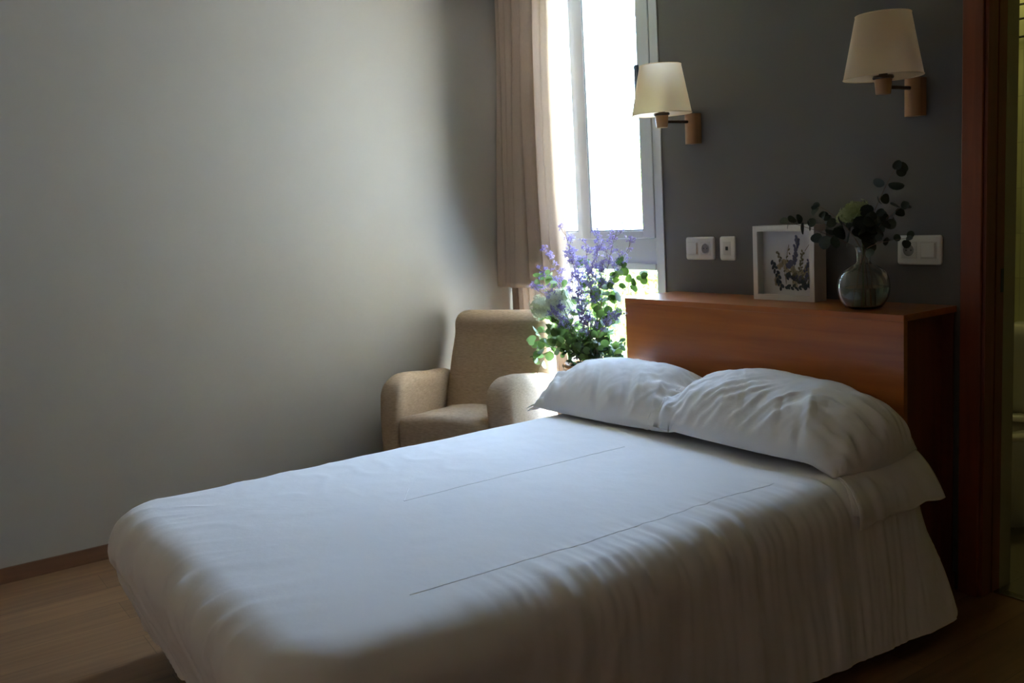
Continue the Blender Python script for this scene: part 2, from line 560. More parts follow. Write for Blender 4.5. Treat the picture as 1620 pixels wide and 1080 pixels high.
# opening sash, right
def sash(x0, x1, z0, z1, wl, wr, y0, y1, nm='sash'):
    s = wbox(nm, [
        (x0, x0+wl, y0, y1, z0, z1), (x1-wr, x1, y0, y1, z0, z1),
        (x0+wl, x1-wr, y0, y1, z1-0.05, z1), (x0+wl, x1-wr, y0, y1, z0, z0+0.036)], MT['frame_white'])
    g = bmesh.new()
    for q in ((x0+wl, x0+wl+.006, y0+.004, y1, z0+.036, z1-.05), (x1-wr-.006, x1-wr, y0+.004, y1, z0+.036, z1-.05),
              (x0+wl, x1-wr, y0+.004, y1, z0+.036, z0+.042)):
        add_box(g, *q)
    obj('gasket', g, MT['gasket'], s)
    obj('pane', box(x0+wl, x1-wr, (y0+y1)/2+.003, (y0+y1)/2+.008, z0+0.036, z1-0.05), MT['pane'], s)
    return s
sash(0.585, WX1-.05, 1.264, WZ1-.05, 0.072, 0.078, -0.004, 0.055)
sash(WX0+.05, 0.583, 1.264, WZ1-.05, 0.05, 0.045, 0.008, 0.06)
obj('pane', box(WX0+.05, WX1-.05, 0.045, 0.05, WZ0+0.06, 1.12), MT['pane'], win)
wbox('lower_mullion', [(0.40, 0.475, 0.01, 0.08, WZ0+.06, 1.12)], MT['frame_white'])
h = obj('handle', box(1.052, 1.074, -0.036, -0.018, 1.87, 2.06, bevel=0.008), mat('handle_metal', (0.10, 0.12, 0.15), 0.4, metal=0.3, bump=((40, 40, 40), .05, .001)), win)
obj('handle_base', box(1.054, 1.072, -0.02, -0.003, 1.99, 2.05, bevel=0.004), MT['gasket'], win)
struct('trim_1', box(WX1, WX1+0.012, -0.006, 0.0, 0, WZ1+.03, bevel=0.001), MT['frame_white'], label='thin white strip along the right edge of the window')

# door casing -------------------------------------------------------------
door = bmesh.new()
add_box(door, 2.618, 2.688, -0.022, 0.0, 0, DZ+0.08, bevel=0.003)
add_box(door, 3.512, 3.582, -0.022, 0.0, 0, DZ+0.08, bevel=0.003)
add_box(door, 2.688, 3.512, -0.022, 0.0, DZ+0.01, DZ+0.08, bevel=0.003)
struct('trim_2', door, MT['trim'], label='dark reddish brown wooden door casing')
d = thing('door_1', 'brown wooden door jamb of the doorway to the bathroom', 'door')
del d['category']
d['kind'] = 'structure'
bm = bmesh.new()
add_box(bm, 2.688, 2.70, -0.010, 0.048, 0, DZ, bevel=0.002)
add_box(bm, 2.688, 2.70, 0.056, 0.105, 0, DZ, bevel=0.002)
add_box(bm, 2.688, 2.694, 0.046, 0.058, 0, DZ)
add_box(bm, 3.50, 3.512, -0.010, 0.105, 0, DZ, bevel=0.002)
add_box(bm, 2.70, 3.50, -0.010, 0.105, DZ, DZ+0.01, bevel=0.002)
obj('jamb', bm, MT['headboard_dark'], d)
obj('strike_plate', box(2.6995, 2.7015, 0.085, 0.102, 1.06, 1.14, bevel=0.0005), MT['dark_plastic'], d)
struct('trim_3', box(2.702, 3.498, 0.06, 0.10, -0.01, 0.006, bevel=0.003), MT['metal'], label='thin metal threshold strip at the bathroom doorway')

# bathroom -------------------------------------------------------------
struct('wall_bathroom_left', box(2.60, 2.70, 0.105, 0.178, 0, RZ), MT['tile_strip'], label='narrow mosaic tiled wall end inside the bathroom doorway')
struct('wall_bathroom_back', box(2.02, 4.2, 1.20, 1.28, 0, RZ), MT['bath_tile'])
struct('wall_bathroom_far', box(2.02, 2.10, 0.10, 1.20, 0, RZ), MT['bath_tile'])
struct('wall_bathroom_right', box(4.12, 4.2, 0.10, 1.20, 0, RZ), MT['bath_tile'])
struct('wall_outside_bounce', box(1.95, 2.018, 0.10, 4.5, -.15, 5.2), MT['bounce_facade'])  # unseen wing, added long and tall to block sky and bounce light inside
struct('floor_bathroom', box(2.10, 4.12, 0.07, 1.20, -0.1, 0.0), MT['bath_floor'], label='olive tiled bathroom floor')
struct('ceiling_bathroom', box(2.02, 4.2, 0.1, 1.28, RZ, RZ+0.1), MT['ceiling'])
rk = thing('towel_rack', 'dark wire rack high on the bathroom wall', 'rack', (2.32, 1.2, 2.05))
bm = bmesh.new()
for dz in (0, .07, .13, .19):
    add_tube(bm, [(-.18, -.012 if dz == 0 else -.05, dz), (.18, -.012 if dz == 0 else -.05, dz)], .005, 6)
obj('rack_bar', bm, MT['ink'], rk)
for dx in (-.17, .17):
    obj('rack_bracket', add_tube(bmesh.new(), [(dx, -.002, 0), (dx, -.03, 0), (dx, -.05, .07), (dx, -.05, .19)], .005, 6), MT['ink'], rk)
# toilet
t = thing('toilet', 'pale ceramic toilet bowl partly visible in the dark bathroom', 'toilet', (2.36, 0.79, 0), math.radians(-90))
def oval(bm, rx, ry, z, cy_=0, n=40):
    return [bm.verts.new((rx*math.cos(2*math.pi*i/n), cy_+ry*math.sin(2*math.pi*i/n), z)) for i in range(n)]
bm = bmesh.new()
# bowl pointing towards +x
def ov(rx, ry, z, cx_=0, n=40):
    return [bm.verts.new((cx_+rx*math.cos(2*math.pi*i/n), ry*math.sin(2*math.pi*i/n), z)) for i in range(n)]
rr = [ov(.13, .10, 0, -.06), ov(.12, .09, .10, -.06), ov(.15, .11, .2, -.03), ov(.22, .16, .33, 0), ov(.235, .175, .385, 0), ov(.23, .17, .40, 0), ov(.18, .12, .40, 0), ov(.15, .10, .33, 0), ov(.06, .05, .26, 0)]
for a, b in zip(rr, rr[1:]):
    for i in range(40):
        bm.faces.new((a[i], a[(i+1) % 40], b[(i+1) % 40], b[i]))
bm.faces.new(rr[0][::-1]); bm.faces.new(rr[-1])
obj('bowl', bm, MT['ceramic'], t, smooth=True)
obj('cistern', soft_box(.08, .19, .20, .03, (6, 8, 8), c=(-.32, 0, .61)), MT['ceramic'], t, smooth=True)
bm = bmesh.new()
rr = [ov(.235, .175, .402), ov(.24, .18, .412), ov(.235, .175, .425), ov(.16, .105, .425), ov(.16, .105, .404)]
for a, b in zip(rr, rr[1:]):
    for i in range(40):
        bm.faces.new((a[i], a[(i+1) % 40], b[(i+1) % 40], b[i]))
obj('toilet_seat', bm, MT['ceramic'], t, smooth=True)
# bathroom ceiling lamp
bl = thing('ceiling_lamp', 'round ceiling lamp lighting the bathroom', 'lamp', (2.33, .98, RZ))
em = mat('lit_diffuser', (0.8, 0.75, 0.5), 0.5, bump=((20, 20, 20), .02, .001))
em.node_tree.nodes['Principled BSDF'].inputs['Emission Color'].default_value = (1.0, 0.93, 0.42, 1)
em.node_tree.nodes['Principled BSDF'].inputs['Emission Strength'].default_value = 8.0
bm = bmesh.new()
add_lathe(bm, [(.001, -.06), (.08, -.055), (.13, -.035), (.15, -.012), (.15, -.001)], 40)
obj('diffuser', bm, em, bl, smooth=True)

# ---------------------------------------------------------------- outdoors
struct('ground', box(-14, 0.9, 0.2, 16, -0.25, -0.15), MT['ground'], label='pale gravel ground outside the window')
def leaf_cloud(n, shape, size, seed, fat=0.5):
    rd = random.Random(seed)
    bm = bmesh.new()
    for _ in range(n):
        c = shape(rd)
        s = size*rd.uniform(0.6, 1.3)
        a = Vector((rd.gauss(0, 1), rd.gauss(0, 1), rd.gauss(0, 1))).normalized()
        b = a.orthogonal().normalized()
        b = (Matrix.Rotation(rd.uniform(0, 6.28), 3, a) @ b)
        cc = a.cross(b)
        v = [bm.verts.new(c + b*s), bm.verts.new(c + cc*s*fat + a*s*.15), bm.verts.new(c - b*s), bm.verts.new(c - cc*s*fat + a*s*.15)]
        bm.faces.new(v)
    return bm
def hedge_shape(x0, y0, x1, y1, hgt, th):
    def f(rd):
        t_ = rd.random()
        x = x0+(x1-x0)*t_
        y = y0+(y1-y0)*t_
        z = rd.random()**0.8
        h_ = hgt*(0.9+0.13*math.sin(t_*23)+0.08*math.sin(t_*61))
        return Vector((x+rd.uniform(-th, th), y+rd.uniform(-th, th), -0.15+z*h_))
    return f
hd = thing('hedge', 'sunlit yellow green hedge outside the lower window pane', 'hedge', (0, 0, 0))
hdf = obj('foliage', leaf_cloud(16000, hedge_shape(-4.6, 1.2, 0.4, 6.4, 1.25, .35), 0.055, 5), MT['hedge'], hd)
bm = bmesh.new()
for k in range(14):
    t_ = k/13
    x, y = -4.6+5*t_, 1.2+5.2*t_
    add_tube(bm, [(x, y, -.2), (x+.03, y, .4), (x, y+.04, .8)], [.03, .025, .012], 6)
obj('stem', bm, MT['bark'], hd)
def tree(x, y, hgt, cr, seed, label):
    tr = thing('tree', label, 'tree', (x, y, -.15))
    bm = bmesh.new()
    add_tube(bm, [(0, 0, 0), (.05, .02, hgt*.3), (-.03, .05, hgt*.6), (0, 0, hgt*.85)], [.12, .09, .06, .03], 10)
    rd = random.Random(seed)
    for k in range(7):
        a = rd.uniform(0, 6.28)
        z = hgt*rd.uniform(.35, .7)
        add_tube(bm, [(0, .03, z), (cr*.4*math.cos(a), cr*.4*math.sin(a), z+.4), (cr*.8*math.cos(a), cr*.8*math.sin(a), z+.7)], [.04, .025, .01], 6)
    obj('trunk', bm, MT['bark'], tr, smooth=True)
    def sh(rd):
        d_ = Vector((rd.gauss(0, 1), rd.gauss(0, 1), rd.gauss(0, 1))).normalized()*(rd.random()**.5)
        q = Vector((d_.x*cr, d_.y*cr, hgt*.68+d_.z*cr*.8))
        if N(q.x*2.2, q.y*2.2, q.z*2.2+seed) < -0.05:
            q = q*1.0 + Vector((0, 0, .25))
        return q
    obj('foliage', leaf_cloud(2600, sh, 0.07, seed+1), MT['tree'], tr)
tree(-5.2, 6.6, 2.5, 1.0, 21, 'pale overexposed tree beyond the upper window pane')

# ---------------------------------------------------------------- curtains
def curtain_mesh(x0, x1, y, z0, z1, folds, amp, seed, nx=160, nz=40):
    """Pleated cloth; x0, x1 and y may be functions of t (0 at the top, 1 at the hem)."""
    bm = bmesh.new()
    rows = []
    for j in range(nz+1):
        t_ = j/nz
        z = z1 + (z0-z1)*t_
        L, Rr = (x0(t_), x1(t_)) if callable(x0) else (x0, x1)
        row = []
        for i in range(nx+1):
            s = i/nx
            ph = folds*s*2*math.pi + 4.0*N(s*3, t_*0.5, seed)
            a = amp*(0.8+0.9*N(s*4, t_*1.0, seed+5))*(0.65+0.45*t_)
            wv = math.sin(ph)
            dy = a*(wv - 0.25*math.sin(2*ph+1.0))
            dx = a*0.55*math.cos(ph)
            row.append(bm.verts.new((L+(Rr-L)*s+dx, y+dy+0.008*N(s*6, t_*3, seed+9), z + 0.004*N(s*9, 0, seed))))
        rows.append(row)
    for a, b in zip(rows, rows[1:]):
        for i in range(nx):
            bm.faces.new((a[i], a[i+1], b[i+1], b[i]))
    return bm
rail = thing('curtain_rail', 'white curtain rail above the tall window', 'curtain rail', (0, 0, 0))
obj('rail_track', box(0.03, 1.4, -0.26, -0.08, 2.625, 2.648, bevel=.003), MT['frame_white'], rail)
c1 = obj('curtain', curtain_mesh(lambda t_: 0.115-0.075*t_, lambda t_: 0.575-.03*math.sin(t_*3.1)+.03*t_, -0.140, 1.016, 2.62, 6.3, 0.036, 1.7, nx=260, nz=60), MT['curtain'], None, smooth=True)
tag(c1, 'beige pleated curtain hanging in front, its hem ending at sill height', 'curtain', 'curtains beside the window')
c2 = obj('curtain', curtain_mesh(lambda t_: 0.025, lambda t_: 0.46+.10*smooth(.6, 1, t_), -0.052, 0.03, 2.62, 7.5, 0.014, 6.1, nx=240, nz=80), MT['curtain_back'], None, smooth=True)
tag(c2, 'longer brown curtain behind the front curtain, reaching down past the armchair back', 'curtain', 'curtains beside the window')
for c_ in (c1, c2):
    md = c_.modifiers.new('thickness', 'SOLIDIFY')
    md.thickness = 0.0025

# ---------------------------------------------------------------- headboard
HX0, HX1, HY, HZ = 1.245, 2.596, -0.315, 1.019
hb = thing('headboard', 'reddish brown wooden box headboard with a shelf top behind the pillows', 'headboard', (0, 0, 0))
obj('top_panel', box(HX0, HX1, HY, -0.002, HZ-0.022, HZ, bevel=0.0015), MT['headboard'], hb)
obj('front_panel', box(HX0, HX1, HY+0.001, HY+0.022, 0.0, HZ-0.022, bevel=0.0015), MT['headboard'], hb)
obj('side_panel', box(HX0+0.004, HX0+0.024, HY+.022, -0.014, 0.0, HZ-0.022), MT['headboard_dark'], hb)
obj('side_panel', box(HX1-0.06, HX1-0.04, HY+.022, -0.014, 0.0, HZ-0.022), MT['headboard_dark'], hb)
obj('back_panel', box(HX1-0.04, HX1-0.002, -0.022, -0.014, 0.0, HZ-0.022), MT['headboard_dark'], hb)

# ---------------------------------------------------------------- bed and its cover
bed = thing('bed', 'double bed hidden under the white cover', 'bed', (1.90, -1.42, 0))
obj('mattress', soft_box(.70, 1.02, .10, .06, (20, 30, 6), c=(0, 0, .425)), MT['mattress'], bed, smooth=True)
obj('base', box(-.66, .66, -.95, 1.02, .19, .32, bevel=.01), MT['bedbase'], bed)
for sx in (-1, 1):
    for sy_ in (-1, 1):
        obj('leg', add_tube(bmesh.new(), [(sx*.58, sy_*.82+.04, 0), (sx*.58, sy_*.82+.04, .2)], [.022, .028], 16), MT['metal'], bed, smooth=True, sharp=40)

TOP = 0.555
X0, X1, Y0, Y1 = 1.115, 2.715, -2.535, -0.325
RF, RV = 0.13, 0.115
def outline(n):
    """Closed rounded rectangle, counter-clockwise; returns (point, outward normal, inner corner centre)."""
    rc, rh = 0.20, 0.135
    segs = []
    def arc(cx_, cy_, r, a0, k):
        return [(Vector((cx_+r*math.cos(math.radians(a0+90*i/k)), cy_+r*math.sin(math.radians(a0+90*i/k)))),
                 Vector((math.cos(math.radians(a0+90*i/k)), math.sin(math.radians(a0+90*i/k))))) for i in range(k+1)]
    def line(a, b, nn, k):
        a, b = Vector(a), Vector(b)
        return [(a.lerp(b, i/k), Vector(nn)) for i in range(1, k)]
    out = []
    out += arc(X1-rh, Y1-rh, rh, 0, 30)
    out += line((X1-rh, Y1), (X0+rh, Y1), (0, 1), 110)
    out += arc(X0+rh, Y1-rh, rh, 90, 6)
    out += line((X0, Y1-rh), (X0, Y0+rc), (-1, 0), 150)
    out += arc(X0+rc, Y0+rc, rc, 180, 40)
    out += line((X0+rc, Y0), (X1-rc, Y0), (0, -1), 190)
    out += arc(X1-rc, Y0+rc, rc, 270, 40)
    out += line((X1, Y0+rc), (X1, Y1-rh), (1, 0), 330)
    return out
def side_w(nx_, ny_):
    right, foot, left = max(0, nx_), max(0, -ny_), max(0, -nx_)
    return right, foot, left
def cover_bm():
    bm = bmesh.new()
    ol = outline(0)
    rings = []
    # inner rings: towards the spine
    for k in range(36):
        f_ = (k/36)**0.9
        ring = []
        for p, n_ in ol:
            q = p - n_*min(RF, .13)
            q.y = min(q.y, Y1-0.001) if n_.y > .5 else q.y
            sp = Vector(((X0+X1)/2, max(Y0+.75, min(Y1-.6, q.y))))
            pos = sp.lerp(q, f_)
            ring.append((pos.x, pos.y, TOP))
        rings.append(ring)
    for k in range(15):
        ph = math.radians(90*k/14)
        ring = []
        for p, n_ in ol:
            head = smooth(0.3, 0.9, n_.y)
            q = p - n_*RF*(1-math.sin(ph))*(1-0)
            z = TOP - RV*(1-math.cos(ph))
            ring.append((q.x, q.y, z))
        rings.append(ring)
    M = 30
    for k in range(1, M+1):
        t_ = k/M
        ring = []
        for p, n_ in ol:
            r_, f_, l_ = side_w(n_.x, n_.y)
            # how far along the right side towards the foot
            hem_r = 0.055 + 0.05*smooth(-0.9, -2.2, p.y)
            hem = (hem_r*r_*r_ + 0.16*f_*f_ + 0.14*l_*l_ + 0.1*max(0, n_.y)**2)
            z1 = TOP-RV
            z = z1 + (hem-z1)*t_
            flare = r_*r_*(0.085*smooth(-1.8, -.2, p.y)*t_**1.2 + .0*t_) + f_*f_*(-0.085*t_**1.1) + l_*l_*(-.01*t_)
            if n_.x > 0 and n_.y > 0 and 0 < n_.x < 1:
                cc = p - n_*0.135
                e_ = 1-.6*smooth(0, .8, t_)
                pp = cc + Vector((abs(n_.x)**e_, abs(n_.y)**e_))*0.135
                q = pp + Vector((1, .35))*0.085*t_**1.2*smooth(0, .35, n_.x)
            else:
                q = p + n_*flare
            ring.append((q.x, q.y, z))
        rings.append(ring)
    vr = [[bm.verts.new(c) for c in r] for r in rings]
    L = len(ol)
    for a, b in zip(vr, vr[1:]):
        for i in range(L):
            bm.faces.new((a[i], b[i], b[(i+1) % L], a[(i+1) % L]))
    bmesh.ops.remove_doubles(bm, verts=bm.verts, dist=0.0004)
    return bm
cov = obj('bed_cover', cover_bm(), MT['linen'], None, smooth=True)
tag(cov, 'large white cotton cover spread over the double bed', 'bed cover')
def ridge(v):
    return 1-abs(v)*2
def cover_disp(c, n):
    x, y, z = c
    top = smooth(TOP-0.05, TOP-.005, z)
    right = smooth(X1-.34, X1-.03, x)
    foot = smooth(Y0+.42, Y0+.04, y)
    left = smooth(X0+.2, X0, x)
    side = 1-smooth(TOP-.16, TOP-.05, z)
    d = 0.0
    # broad sag and softness of the filled top
    d += top*(0.010*N(x*1.7, y*1.3, 1.0) + 0.004*N(x*5.0, y*2.2, 4.0) + 0.0016*N(x*16, y*7, 2.0))
    # faint creases on top near the far foot corner and the far edge
    m = top*smooth(-.9, -1.6, y)*smooth(2.0, 1.3, x)
    r_ = ridge(N(x*6+y*3, y*6-x*2, 8.0))
    d += m*0.0035*max(0, r_)**3
    # gathers rolling over the right edge
    m = right*(1-side*.45)*smooth(-2.4, -1.2, y)
    u = y + 0.28*(x-X1)*smooth(-1.0, -.4, y)
    g = N(u*22, x*1.6+z*1.2, 3.0)
    g2 = N(u*46, x*2.0+z*2.0, 13.0)
    d += m*(0.010*g + 0.0045*g2)
    # long vertical folds on the right side, growing to the hem
    m = side*smooth(X1-.1, X1-.02, x)
    u = y + 0.15*N(y*1.5, z*2.2, 5.0) + 0.12*(TOP-z)
    d += m*(0.013*N(u*7, z*.8, 6.0) + 0.007*N(u*17, z*1.1, 7.0) + .003*N(u*38, z*1.5, 9.0))*(0.35+smooth(TOP, .1, z))
    # puffed diagonal folds round the foot
    u = x*1.0 + (z*0.9 - y*0.4)
    m = foot*(1-top*.8)*.85
    q = N(u*6.5, (z-x*.25)*1.6, 11.0)
    q2 = N(u*15, (z-x*.2)*2.2, 12.0)
    d += m*(0.020*q + 0.012*q2 + .004*N(u*34, z*4, 15))
    d += m*0.014*max(0, ridge(N(x*4.2+z*5, z*2.5-x, 17.0)))**4
    d += m*0.007*max(0, ridge(N(u*9, (z-x*.2)*3, 27.0)))**4
    d += left*side*0.008*N(y*9, z*1.5, 19.0)
    if y > Y1-.02:
        d *= .2
    # stitched seams
    s1 = math.exp(-((x-2.505)/.0045)**2)*smooth(-2.35, -2.2, y)*smooth(-.9, -1.0, y)
    s2 = math.exp(-((x-1.83)/.0045)**2)*smooth(-1.79, -1.775, y)*smooth(-.7, -.8, y)
    s3 = math.exp(-((y+1.775)/.0045)**2)*smooth(1.70, 1.74, x)*smooth(1.835, 1.83, x)
    return d
displace(cov.data, cover_disp)

# seams of the cover, thin raised cords sewn in the cloth
from mathutils.bvhtree import BVHTree
def bvh_of(o):
    me = o.data
    return BVHTree.FromPolygons([v.co.copy() for v in me.vertices], [tuple(p.vertices) for p in me.polygons])
CB = bvh_of(cov)
def top_at(x, y):
    h_ = CB.ray_cast(Vector((x, y, 1.5)), Vector((0, 0, -1)))
    return h_[0].z if h_[0] is not None else TOP
def seam(pts, name='seam'):
    bm = bmesh.new()
    P = []
    for a, b in zip(pts, pts[1:]):
        for k in range(40):
            x = a[0]+(b[0]-a[0])*k/40 + 0.004*N(k*.1, a[0]*3)
            y = a[1]+(b[1]-a[1])*k/40
            P.append((x, y, top_at(x, y)+0.0001))
    add_tube(bm, P, 0.0012, 6)
    return obj(name, bm, MT['linen'], cov, smooth=True)
seam([(2.49, -2.12), (2.505, -1.4), (2.52, -0.86)])
seam([(1.72, -1.70), (1.828, -1.775), (1.83, -1.0), (1.835, -.86)])

# ---------------------------------------------------------------- pillows
PB = []
def pillow(name, label, cx_, cy_, rot, hx, hy, T, seed, flap_side, bend=None, flap=0.15, crease=1.0, squeeze=0.0, lift=0.0, tiltback=0.12):
    nx, ny = 110, 60
    bm = bmesh.new()
    def P(u, v, s):
        au, av = abs(u), abs(v)
        x = hx*u*(1-0.05*v*v*(au**2))
        y = hy*v*(1-0.07*u*u)
        prof = (max(0, 1-au**3.2)**0.55)*(max(0, 1-av**2.4)**0.6)
        if s > 0:
            h_ = T*prof*(0.80+0.10*v)      # fuller at the back against the headboard
            h_ += prof*0.010*N(u*2.0, v*2.0, seed)
            # folds gathered towards the front edge and the ends
            e = smooth(-.35, .7, -v)*(1-smooth(.93, 1, -v))
            h_ += e*(0.020*N((u*hx+v*.16)*13, v*1.4, seed+2)+0.011*N((u*hx+v*.14)*29, v*1.8, seed+3))
            cr = ridge(N((u*hx-v*hy*1.1)*15, v*1.1, seed+21))
            h_ += e*crease*0.009*max(0, cr)**3
            cr = ridge(N((u*hx-v*hy*.7)*30, v*1.6, seed+31))
            h_ += e*crease*0.003*max(0, cr)**3
            e2 = smooth(.45, .9, au)*(1-smooth(.9, 1, au))
            h_ += e2*(0.020*N(u*4, v*5, seed+4)+0.010*N(u*9, v*10, seed+5))
            h_ += .0025*N(u*12, v*8, seed+8)
        else:
            h_ = -T*prof*0.12
        h_ += T*0.08
        return x, y, h_
    def world(x, y, h_):
        # lean on the headboard: back edge raised
        z = h_ + tiltback*max(0, (y+hy)/(2*hy))**1.3
        if bend:
            s0, Rb, mx = bend
            if x > s0:
                a = (x-s0)/Rb
                if a > mx:
                    rest = (a-mx)*Rb
                    a = mx
                else:
                    rest = 0
                xx = s0 + (Rb+z)*math.sin(a) + rest*math.cos(a)
                zz = -Rb + (Rb+z)*math.cos(a) - rest*math.sin(a)
                x, z = xx, zz
        return Vector((x, y, z))
    grid = {}
    for s in (1, -1):
        for j in range(ny+1):
            for i in range(nx+1):
                edge = i in (0, nx) or j in (0, ny)
                if s < 0 and edge:
                    grid[(s, i, j)] = grid[(1, i, j)]
                    continue
                u = math.sin((2*i/nx-1)*math.pi/2)*.35 + (2*i/nx-1)*.65
                v = math.sin((2*j/ny-1)*math.pi/2)*.35 + (2*j/ny-1)*.65
                grid[(s, i, j)] = bm.verts.new(world(*P(u, v, s)))
        for j in range(ny):
            for i in range(nx):
                q = [grid[(s, i, j)], grid[(s, i+1, j)], grid[(s, i+1, j+1)], grid[(s, i, j+1)]]
                if s < 0:
                    q.reverse()
                bm.faces.new(q)
    o = obj(name, bm, MT['pillow'], None, smooth=True)
    o.location = (cx_, cy_, TOP+0.008+lift)
    o.rotation_euler = (0, 0, rot)
    MW = Matrix.Translation((cx_, cy_, TOP+0.008+lift)) @ Matrix.Rotation(rot, 4, 'Z')
    MI = MW.inverted()
    def clear(me, gap):
        for v in me.vertices:
            wp = MW @ v.co
            loc_, nn, ix, ds = CB.find_nearest(wp)
            if loc_ is None:
                continue
            sdist = (wp-loc_).dot(nn)
            if sdist < gap and ds < .12:
                v.co = MI @ (loc_ + nn*gap)
        me.update()
    clear(o.data, .003)
    def clear_rest(me):
        for v in me.vertices:
            wp = MW @ v.co
            for bv in PB:
                loc_, nn, ix, ds = bv.find_nearest(wp)
                if loc_ is not None and ds < .15 and (wp-loc_).dot(nn) < .003:
                    wp = loc_ + nn*.003
            if wp.x < HX1+.01 and wp.y > HY-.004:
                wp.y = HY-.004
            v.co = MI @ wp
        me.update()
    clear_rest(o.data)
    tag(o, label, 'pillow')
    # open end of the pillowcase: two loose layers of cloth beyond the stuffing
    for lay in (0, 1):
        bm = bmesh.new()
        g = []
        L = flap if lay == 0 else flap*.73
        for i in range(29):
            row = []
            f_ = i/28
            for j in range(49):
                v = -0.93+1.86*j/48
                x0 = flap_side*hx*(0.955)
                x = x0 + flap_side*L*f_*(1-.06*N(v*3, lay*3, seed))
                y = hy*v*(0.93 + 0.13*f_)
                ss = (0.08*T) + (0.012 if lay == 0 else -0.004)*(1-(v*v)) + f_*0.006*N(v*5, f_*2, seed+lay*7) + (.006 if lay == 0 else -.002)
                ss -= f_*0.020
                row.append(bm.verts.new(world(x, y, ss)))
            g.append(row)
        for a, b in zip(g, g[1:]):
            for j in range(48):
                bm.faces.new((a[j], a[j+1], b[j+1], b[j]))
        fo = obj('pillowcase_flap', bm, MT['pillow'], o, smooth=True)
        clear(fo.data, .004 + (.004 if lay == 0 else 0))
        clear_rest(fo.data)
        md = fo.modifiers.new('thickness', 'SOLIDIFY')
        md.thickness = 0.002
    PB.append(BVHTree.FromPolygons([MW @ v.co for v in o.data.vertices], [tuple(p.vertices) for p in o.data.polygons]))
    o['group'] = 'pillows at the head of the bed'
    return o
pillow('pillow', 'plump white pillow at the far side of the bed, nearer the armchair', 1.475, -0.53, math.radians(4), 0.41, 0.20, 0.235, 2.0, -1, tiltback=0.03, flap=0.03, crease=0.35)
pillow('pillow', 'white pillow at the near side drooping over the right edge of the bed', 2.20, -0.50, math.radians(-2), 0.44, 0.215, 0.245, 9.0, 1, flap=0.145, bend=(0.30, 0.20, 1.15), tiltback=0.03, lift=0.012)

# ---------------------------------------------------------------- armchair
CH_R = Vector((0.900, -0.752, 0))
nrm_ = Vector((.88, .474, 0)).normalized()
CW = 0.70
ch_c = CH_R - nrm_*(CW/2)                      # middle of the front edge
ch = thing('armchair', 'beige fabric armchair in the corner beside the pale wall', 'armchair', (ch_c.x, ch_c.y, 0), math.atan2(nrm_.y, nrm_.x))
# local: x right, -y front; front edge at y=0, back at y=.62
AH = 0.635
def arm_warp(sx):
    def f(p):
        q = p.copy()
        yy = q.y + .29                          # 0 at front .. .58
        zz = (q.z + AH/2)/AH
        H = AH
        r = 0.13
        if yy < r:
            H -= (r - math.sqrt(max(0, r*r-(r-yy)**2)))*0.85
        H -= 0.045*smooth(.12, .55, yy)
        q.z = -AH/2 + zz*H
        q.x += sx*0.012*math.sin(zz*3.1)
        q += Vector((0.006*N(p.y*5, p.z*5, 3+sx), 0, 0.005*N(p.y*8, p.x*6, 5+sx)))
        return q
    return f
for sx in (-1, 1):
    bm = soft_box(.060, .29, AH/2, .050, (8, 26, 26), warp=arm_warp(sx), c=(sx*(CW/2-.060), .29, AH/2+.03))
    a_ = obj('armrest', bm, MT['chair'], ch, smooth=True)
def seat_warp(p):
    q = p.copy()
    q.z += 0.022*(1-(p.x/.24)**2)*(1 if p.z > 0 else 0)
    q.z += (p.y)*(-0.08)
    q += Vector((0, 0, 0.006*N(p.x*6, p.y*6, 2)))
    return q
obj('seat', soft_box(.250, .275, .11, .05, (18, 20, 8), warp=seat_warp, c=(0, .26, .34)), MT['chair'], ch, smooth=True)
def back_warp(p):
    q = p.copy()
    t_ = (p.z+.30)/.60
    q.x *= 1.0 - 0.10*smooth(.1, 1.0, t_) + .03*(1-t_)
    q.z -= .018*smooth(.4, 1, t_)
    q.y += 0.14*t_ - 0.05*(1-(p.x/.3)**2)*(1-t_)*(1 if p.y < 0 else 0)*.6
    q.y -= 0.03*smooth(.75, 1, t_)
    q += Vector((0.004*N(p.z*6, p.y*5, 7), 0.006*N(p.x*5, p.z*5, 8), 0))
    return q
obj('backrest', soft_box(.305, .075, .30, .07, (24, 8, 26), warp=back_warp, c=(.05, .50, .64)), MT['chair'], ch, smooth=True)
obj('base', soft_box(.27, .25, .12, .03, (10, 10, 6), c=(0, .30, .17)), MT['chair'], ch, smooth=True)
for sx in (-1, 1):
    for y_ in (.06, .52):
        obj('leg', add_tube(bmesh.new(), [(sx*.27, y_, 0), (sx*.27, y_, .07)], [.016, .022], 12), MT['headboard_dark'], ch, smooth=True, sharp=40)
# slipcover tuck: small frayed tuft where seat meets left arm
bm = bmesh.new()
rd = random.Random(4)
for k in range(9):
    a = Vector((-0.205+rd.uniform(-.012, .012), .02+rd.uniform(-.01, .01), .435))
    add_tube(bm, [a, a+Vector((rd.uniform(-.02, .02), -.008, .012)), a+Vector((rd.uniform(-.03, .03), -.015, .004))], .0018, 5)
obj('frayed_threads', bm, MT['chair'], ch)

